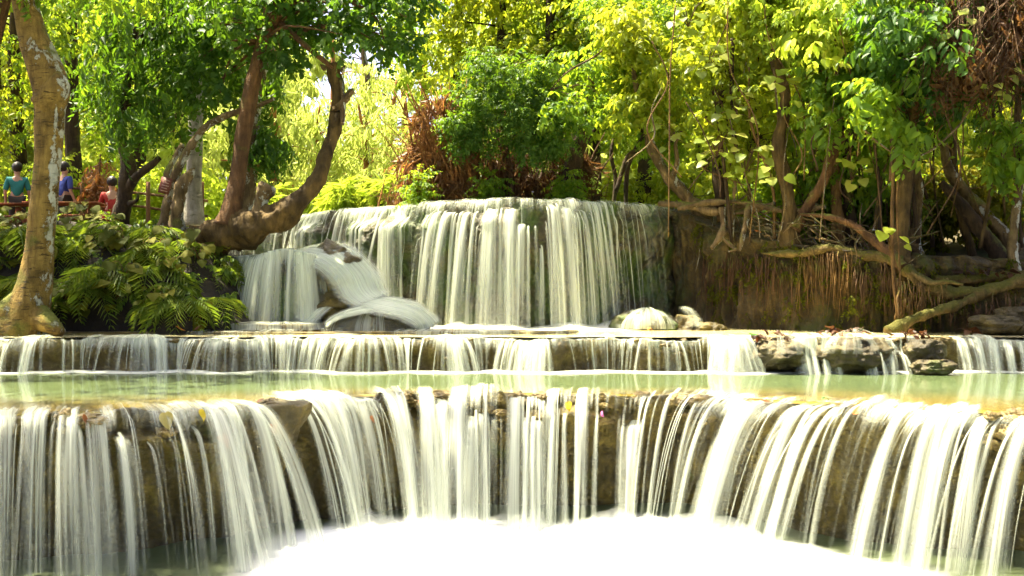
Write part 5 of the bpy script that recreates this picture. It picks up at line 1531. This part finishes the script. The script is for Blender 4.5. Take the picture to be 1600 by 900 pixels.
# broad pale leaves, one by one
for px, py, Y, k_, lab in ((1075, 60, 20.6, 12, 'drooping pale leaves beside the thin upright pole'), (1105, 130, 20.4, 12, 'pale leaf cluster left of the dark straight trunk'), (1150, 200, 20.2, 12, 'broad pale leaves over the forked trunk'), (1120, 262, 20.0, 16, 'large yellow-green leaves hanging over the right end of the fall'), (1165, 285, 19.9, 12, 'yellow leaves with one rusty leaf above the dangling roots'), (1220, 160, 19.8, 12, 'pale arching leaf spray in the thicket'), (1260, 200, 19.7, 10, 'pale leaf spray right of the forked trunk'), (1270, 40, 19.5, 14, 'sunlit big leaves at the top of the thicket'), (1205, 300, 19.6, 5, 'flat leaves on the horizontal bough'), (1390, 410, 18.4, 5, 'four bright broad leaves on the hanging vine'), (1500, 60, 17.9, 6, 'few pale leaves in the dark hanging twigs'), (1330, 300, 19.4, 8, 'green leaf cluster in front of the paired trunks'), (1050, 240, 21.2, 10, 'yellow leaf cluster by the crooked tree'), (1545, 165, 18.2, 8, 'backlit pale leaves below the dark twigs')):
    heart_plant(at(px, py - 18, Y), k_, .46, .20, lab, 'broad pale leaf sprays in the right thicket', PALE, 'twig', 'broad_leaf_spray')
# dark tangle hanging at the upper right
dk = thing('hanging_tangle', at(1540, -60, 18.2), 'dark brown tangle of dead twigs hanging at the upper right', 'dead branches')
A = Acc()
for i in range(420):
    px = random.triangular(1400, 1680, 1560); py = random.uniform(-80, 110); Y = random.uniform(17.6, 18.9)
    a = at(px, py, Y); L = random.uniform(.3, 1.3)
    d = np.array([random.gauss(-.15, .35), random.gauss(0, .25), -1.0]); d /= np.linalg.norm(d)
    A.add(*tube([a, a + d * L * .5 + np.array([random.gauss(0, .08), 0, .03]), a + d * L + np.array([random.gauss(0, .15), 0, 0])], [.010, .007, .003], 4, 7))
for i in range(90):
    px = random.triangular(1380, 1680, 1560); py = random.uniform(-60, 170); Y = random.uniform(17.5, 18.9)
    a = at(px, py, Y); L = random.uniform(.3, .9); an = random.uniform(0, 6.28)
    d = np.array([math.cos(an), .2, math.sin(an) * .4])
    A.add(*tube([a, a + d * L * .5 + np.array([0, 0, random.gauss(.05, .06)]), a + d * L], [.008, .006, .003], 4, 7))
A.add(*tube(ats([(1700, -80, 18.4), (1600, -40, 18.3), (1500, -10, 18.2), (1420, 30, 18.1)]), [.09, .07, .05, .02], 8, 20, .2, 3))
A.build('twigs', BK['twig'], dk)
foliage('dead_leaves', LG['dry'], cbox(1430, 1660, -60, 130, 17.8, 19.2, 26, .25, .42), 16, TP['hang'], dk, .9, tint0=.12)
foliage('crown', LG['dark'], cbox(1420, 1660, -70, 170, 18.6, 19.6, 26, .3, .5), 18, TP['med'], dk, .5, tint0=.2)
# lianas
GV = 'thin lianas looping through the thicket'
for i in range(32):
    x0 = random.uniform(1010, 1600); Y = random.uniform(18.0, 21.0)
    x1 = x0 + random.uniform(-90, 90); y0 = random.uniform(-40, 180); y1 = random.uniform(220, 390)
    mid = ((x0 + x1) / 2 + random.uniform(-40, 40), (y0 + y1) / 2 + random.uniform(0, 60), Y)
    V, f = tube(ats([(x0, y0, Y), (x0 * .7 + x1 * .3 + random.uniform(-14, 14), y0 * .7 + y1 * .3, Y), mid, (x1, y1, Y)]), [.012, .012, .014, .010], 5, 26, .2, 5)
    o = mobj('liana', V, f, BK[random.choice(['vine', 'twig', 'gnarled'])])
    tagit(o, 'thin woody liana looping through the trunks on the right', 'vine', GV)
for i, (seq, r_, lab) in enumerate((([(1330, 185, 18.2), (1390, 235, 18.2), (1440, 242, 18.2), (1490, 205, 18.2), (1520, 165, 18.2)], .018, 'pale liana sagging between the upper right trunks'), ([(1395, 60, 18.6), (1398, 200, 18.6), (1394, 330, 18.5), (1396, 430, 18.4), (1402, 490, 18.3)], .030, 'straight ochre vine hanging down the right wall'), ([(1404, 200, 18.7), (1402, 330, 18.6), (1406, 440, 18.4), (1398, 500, 18.3)], .018, 'thinner ochre vine beside the straight one'), ([(1145, 60, 20.6), (1143, 120, 20.6), (1147, 200, 20.6), (1150, 250, 20.6)], .045, 'thin dark upright pole among pale leaves'))):
    V, f = tube(ats(seq), [r_] * len(seq), 7, 40, .25, 5); o = mobj('hanging_vine', V, f, BK['vine' if i in (1, 2) else 'gnarled' if i == 0 else 'dark']); tagit(o, lab, 'vine')

# ================================================================== roots on the right wall
roots = [
    ([(1030, 318, 21.6), (1080, 322, 21.2), (1120, 332, 20.9), (1170, 330, 20.6), (1210, 318, 20.3)], [5, 6, 7, 6, 5], 'gnarled', 'long horizontal root running over the right end of the fall'),
    ([(1060, 326, 21.3), (1110, 316, 20.9), (1170, 318, 20.5), (1230, 330, 20.1), (1290, 322, 19.8)], [4, 5, 5, 6, 5], 'gnarled', 'second horizontal root crossing to the forked trunk'),
    ([(1128, 325, 20.7), (1130, 350, 20.6), (1126, 370, 20.5), (1112, 388, 20.4)], [6, 5, 6, 3], 'gnarled', 'left dangling root leg above the brown wall'),
    ([(1170, 322, 20.5), (1165, 350, 20.3), (1160, 372, 20.2), (1156, 392, 20.1)], [7, 5, 4, 2], 'gnarled', 'right dangling root leg above the brown wall'),
    ([(1130, 372, 20.5), (1145, 386, 20.3), (1150, 390, 20.2), (1138, 393, 20.2)], [3, 3, 2, 1], 'gnarled', 'curled root foot between the dangling legs'),
    ([(1190, 396, 19.9), (1240, 396, 19.55), (1300, 388, 19.25), (1360, 400, 18.95), (1410, 410, 18.7)], [1, 8, 8, 9, 11], 'root', 'mossy root running along the top of the brown wall'),
    ([(1250, 335, 19.8), (1290, 338, 19.5), (1330, 350, 19.2), (1360, 372, 19.0), (1390, 396, 18.8), (1412, 418, 18.6)], [2, 6, 7, 7, 8, 8], 'brown', 'brown root sloping down to the vine-wrapped trunk'),
    ([(1415, 420, 18.6), (1440, 440, 18.4), (1480, 458, 18.3), (1540, 455, 18.3), (1610, 436, 18.3), (1700, 425, 18.3)], [9, 12, 13, 13, 12, 11], 'root', 'thick mossy root reaching to the right edge'),
    ([(1425, 425, 18.4), (1452, 442, 18.2), (1480, 440, 18.1), (1505, 445, 18.0)], [6, 6, 5, 3], 'root', 'slim pale root lying on the thick mossy one'),
    ([(1520, 466, 18.2), (1490, 478, 18.0), (1450, 490, 17.9), (1415, 505, 17.8), (1390, 522, 17.7)], [10, 9, 9, 10, 14], 'root', 'mossy root bending down to the shelf'),
    ([(1440, 412, 19.2), (1500, 410, 19.1), (1560, 412, 19.1), (1640, 408, 19.1)], [9, 9, 9, 9], 'root', 'upper mossy log lying across the right bank'),
    ([(1460, 436, 18.8), (1520, 436, 18.8), (1580, 428, 18.8), (1650, 424, 18.8)], [8, 9, 8, 8], 'root', 'lower mossy log behind the thick root'),
]
for seq, rr, bk, lab in roots:
    V, f = tube(ats(seq), rpx([q * .78 for q in rr], seq[0][2]), 16, 90, .45, 3.4)
    o = mobj('root', V, f, BK[bk]); tagit(o, lab, 'root')
for px0, px1, py0, py1, n, bk, lab in ((1245, 1330, 392, 505, 120, 'vine', 'pale ochre curtain of hanging roots on the brown wall'), (1100, 1240, 400, 515, 120, 'culm_dark', 'dark root fibres matting the left part of the wall'), (1335, 1400, 405, 515, 60, 'twig', 'brown root fibres beside the vine-wrapped trunk'), (1400, 1480, 440, 515, 80, 'vine', 'thin ochre root fibres under the thick mossy root'), (1480, 1600, 462, 520, 60, 'twig', 'dark root fibres hanging behind the flat mossy rock')):
    A = Acc()
    cs = list(np.linspace(px0 + 4, px1 - 4, max(5, n // 9)) + np.array([random.uniform(-4, 4) for _ in range(max(5, n // 9))]))
    for i in range(n):
        px = min(max(random.gauss(random.choice(cs), 5), px0), px1)
        Yw = float(np.interp(px, rwall.px, rwall.P[:, 1])) - .10 - random.uniform(0, .16)
        if px > 1400: Yw = random.uniform(18.05, 18.35)
        a = py0 + random.uniform(-6, 30); b = min(py1, a + random.triangular(12, py1 - py0, 25))
        dx = random.uniform(-6, 6)
        A.add(*tube(ats([(px, a, Yw + .12), (px + dx * .3 + random.uniform(-3, 3), a * .6 + b * .4, Yw), (px + dx, b, Yw - .03)]), [random.uniform(.006, .022), random.uniform(.004, .014), .002], 4, 8))
    o = A.build('hanging_roots', BK[bk]); tagit(o, lab, 'roots')

cl = []
for i in range(70):
    px = random.uniform(1075, 1600); Yw = float(np.interp(px, rwall.px, rwall.P[:, 1])) - .12
    zt_ = float(zr(px)); cl.append([wx(px, Yw), Yw, random.uniform(-.6, zt_), random.uniform(.08, .2)])
o = foliage('wall_moss', LG['olive'], cl, 9, TP['small'], None, .9, sc=(.4, .8), tint0=.25)
tagit(o, 'mossy tufts clinging to the brown root wall', 'moss', None, 'stuff')
tg = Acc()
for i in range(150):
    px = random.uniform(1040, 1430); py = random.uniform(300, 350) + (px - 1040) * .16; Y = float(np.interp(px, rwall.px, rwall.P[:, 1])) + random.uniform(-.25, .5)
    L = random.uniform(20, 90); a_ = random.gauss(0.25, .8)
    q = [(px + L * t_ * math.cos(a_) + random.uniform(-5, 5), py + L * t_ * math.sin(a_) + random.uniform(-5, 5) + 8 * t_ * t_, Y + random.uniform(-.1, .1)) for t_ in (0, .35, .7, 1)]
    r_ = random.uniform(.006, .022)
    tg.add(*tube(ats(q), [r_, r_ * .9, r_ * .7, r_ * .25], 5, 14, .3, 6))
o = tg.build('root_tangle', BK['gnarled']); tagit(o, 'tangle of thin bare roots along the top of the wall', 'roots')
for i in range(34):
    px = random.uniform(1130, 1600); Y = random.uniform(19.6, 22.0); y0 = random.uniform(375, 395); y1 = random.uniform(60, 250); dx = random.uniform(-45, 45)
    V, f = tube(ats([(px, y0, Y), (px + dx * .3 + random.uniform(-10, 10), y0 * .65 + y1 * .35, Y), (px + dx * .7 + random.uniform(-10, 10), y0 * .3 + y1 * .7, Y), (px + dx, y1, Y)]), np.array([1, .9, .7, .4]) * random.uniform(.018, .045), 6, 24, .25, 5)
    o = mobj('slim_sapling', V, f, BK[random.choice(['vine', 'dark', 'gnarled', 'mossy'])]); tagit(o, 'slim upright leafless sapling growing in the thicket behind the wall', 'sapling', 'slim saplings in the thicket')

# ================================================================== fallen leaves
def fallen_mesh(seed, mat):
    V, f = heart_leaf(seed)
    r = np.random.default_rng(seed)
    V = V * np.array([1, r.uniform(.45, .75), 1])
    V[:, 2] += .55 * V[:, 1] ** 2 * r.uniform(.3, 2.0) + .12 * np.sin(V[:, 0] * r.uniform(3, 6) + r.uniform(0, 6))
    return make_mesh('fallen_leaf', V, f, mat, {'tint': np.full(len(V), r.random())})


DRY = [fallen_mesh(i, leaf_mat('leaf_litter', [(.018, .008, .004), (.05, .02, .008), (.12, .055, .02)], (.12, .045, .015), .25)) for i in range(7)]
leafmat = lambda nm, c: leaf_mat(nm, [[q * .7 for q in c], c, [min(1, q * 1.3) for q in c]], c, .35)
LM = {'yellow': leafmat('leaf_fallen_yellow', (.55, .42, .03)), 'olive': leafmat('leaf_fallen_olive', (.30, .26, .08)), 'orange': leafmat('leaf_fallen_orange', (.55, .20, .03)), 'brown': leafmat('leaf_fallen_brown', (.14, .05, .02)), 'rust': leafmat('leaf_fallen_rust', (.30, .11, .03)), 'green': leafmat('leaf_fallen_green', (.06, .14, .03)), 'pink': leafmat('petal_pink', (.75, .22, .48))}
for i, (px, py, Y, sz, cm, rot, lab) in enumerate((
    (400, 634, 12.15, .20, 'brown', (0.3, -1.0, 0.4), 'dark brown pointed leaf standing on the rock knob'),
    (258, 645, 11.35, .30, 'olive', (1.2, 1.35, -.2), 'long olive leaf hanging over the front lip'),
    (314, 640, 11.5, .22, 'yellow', (1.1, 1.3, .3), 'yellow-green leaf stuck upright by the brown knob of rock'),
    (345, 682, 11.42, .26, 'rust', (.4, .5, -.7), 'broad rust leaf caught under the left water tongue'),
    (424, 662, 12.0, .22, 'rust', (1.3, 1.2, .2), 'curled red-brown leaf on the side of the rock knob'),
    (886, 628, 13.1, .20, 'yellow', (1.3, 1.25, 0), 'bright yellow-green leaf at the middle of the front lip'),
    (938, 644, 13.05, .13, 'pink', (1.2, .9, .4), 'pink petal on the ledge right of the yellow leaf'),
    (1332, 645, 12.0, .34, 'orange', (.9, -.7, .2), 'large curled orange leaf on the right of the front lip'),
    (1190, 625, 12.45, .24, 'rust', (.1, .0, .4), 'flat orange-brown leaf floating at the right lip'),
    (1285, 624, 12.25, .18, 'green', (.1, -.1, .3), 'small dark green leaf floating near the orange leaf'),
    (130, 650, 11.0, .24, 'rust', (.8, .9, .8), 'rust leaf under water at the left of the front lip'),
    (580, 650, 12.9, .16, 'rust', (1.0, 1.1, .3), 'small rust leaf hanging left of the mossy lip'),
    (655, 626, 13.1, .22, 'brown', (.2, .2, 1.0), 'dark leaf lodged on the mossy front lip'),
    (275, 512, 17.85, .26, 'orange', (.2, .1, .2), 'orange dry leaf on the thin step below the ferns'),
    (305, 514, 17.8, .24, 'brown', (.3, -.4, .8), 'dark red leaf beside the orange one on the thin step'),
    (1012, 514, 19.3, .18, 'orange', (.2, .1, .3), 'orange leaf at the foot of the mossy boulder'),
    (1172, 522, 16.6, .26, 'green', (.2, 0, .3), 'green leaf beside the dark leaf pile'),
    (1180, 360, 19.9, .22, 'rust', (.3, .2, .4), 'rusty leaf caught among the dangling roots'))):
    o = link('fallen_leaf', fallen_mesh(200 + i, LM[cm]), None, at(px, py, Y), rot, sz * .62); tagit(o, lab, 'petal' if cm == 'pink' else 'leaf')
for x0, x1, y0, n, Y0, lab, grp in ((1172, 1238, 524, 16, 16.75, 'brown dead leaf in the pile on the squared rock', 'dead leaves on the squared rock'), (1280, 1350, 518, 22, 17.4, 'red-brown dead leaf heaped against the wall foot', 'dead leaves at the wall foot'), (1395, 1450, 522, 14, 16.7, 'dark dead leaf on the grey rock at the right', 'dead leaves on the grey rock'), (1500, 1600, 426, 16, 18.55, 'red-brown dead leaf lying between the mossy logs', 'dead leaves on the right bank'), (1480, 1530, 518, 8, 17.7, 'red dead leaf under the bending root', 'dead leaves under the bending root')):
    for i in range(n):
        px = random.uniform(x0, x1); Y = Y0 + random.uniform(-.15, .25)
        hump = math.sin(math.pi * (px - x0) / (x1 - x0)) * 8
        o = link('dead_leaf', random.choice(DRY), None, at(px, y0 + 3 - random.random() * hump, Y), (random.uniform(-.7, .7), random.uniform(-.7, .7), random.uniform(0, 6.28)), random.uniform(.11, .20)); tagit(o, lab, 'leaf', grp)

# ================================================================== far wooded slope
cl = []
for i in range(300):
    Y = random.uniform(48, 75); px = random.uniform(-150, 1750)
    if 420 < px < 700 and random.random() < .6: continue
    top = 235 if 470 < px < 760 else 60
    z0 = 1.5 + 2.5 + max(Y - 60, 0) * .1
    ztop = (450 - random.uniform(top, 330)) / F * Y
    cl.append([wx(px, Y), Y, max(z0, ztop), random.uniform(1.0, 1.9)])
for px0, px1 in ((-200, 470), (760, 1800)):
    for i in range(90):
        Y = random.uniform(46, 60); cl.append([*at(random.uniform(px0, px1), random.uniform(-120, 120), Y), random.uniform(1.0, 1.8)])
o = foliage('far_forest', LG['bamboo'], cl, 30, tpls('kite', 10, 1.1, .5, .26, .3), None, .3, sc=(.8, 1.4), kind='stuff')
tagit(o, 'far wooded slope seen through the trees', 'forest')


# ---- labels that single out look-alikes by their order from left to right
def relabel(group, text):
    L = [o for o in scene.objects if o.parent is None and o.get('group') == group]
    L.sort(key=lambda o: o.location.x / max(o.location.y, 1))
    for i, o in enumerate(L): o['label'] = text.format(ordw(i, len(L)))


relabel(GL, 'leafy forest tree behind the picnic tables, {}')
relabel('bushes behind the left bank', 'sunlit yellow-green bush low behind the left bank, {}')
relabel(GC, 'feathery yellow-green tree glowing beyond the fall, {}')
relabel('grassy bushes along the upper lip', 'light green grassy bush along the upper lip, {}')
relabel(GM, 'leafy sunlit tree rising behind the bamboo, {}')
relabel(GR, 'sunlit leafy tree deep behind the root wall, {}')
relabel('bushes behind the root wall', 'low leafy bush in the shade behind the root wall, {}')
relabel('broad-leaved plants on the left bank', 'olive broad-leaved plant on the bank, {}')
relabel('ferns on the left bank', 'arching green fern on the earth bank, {}')
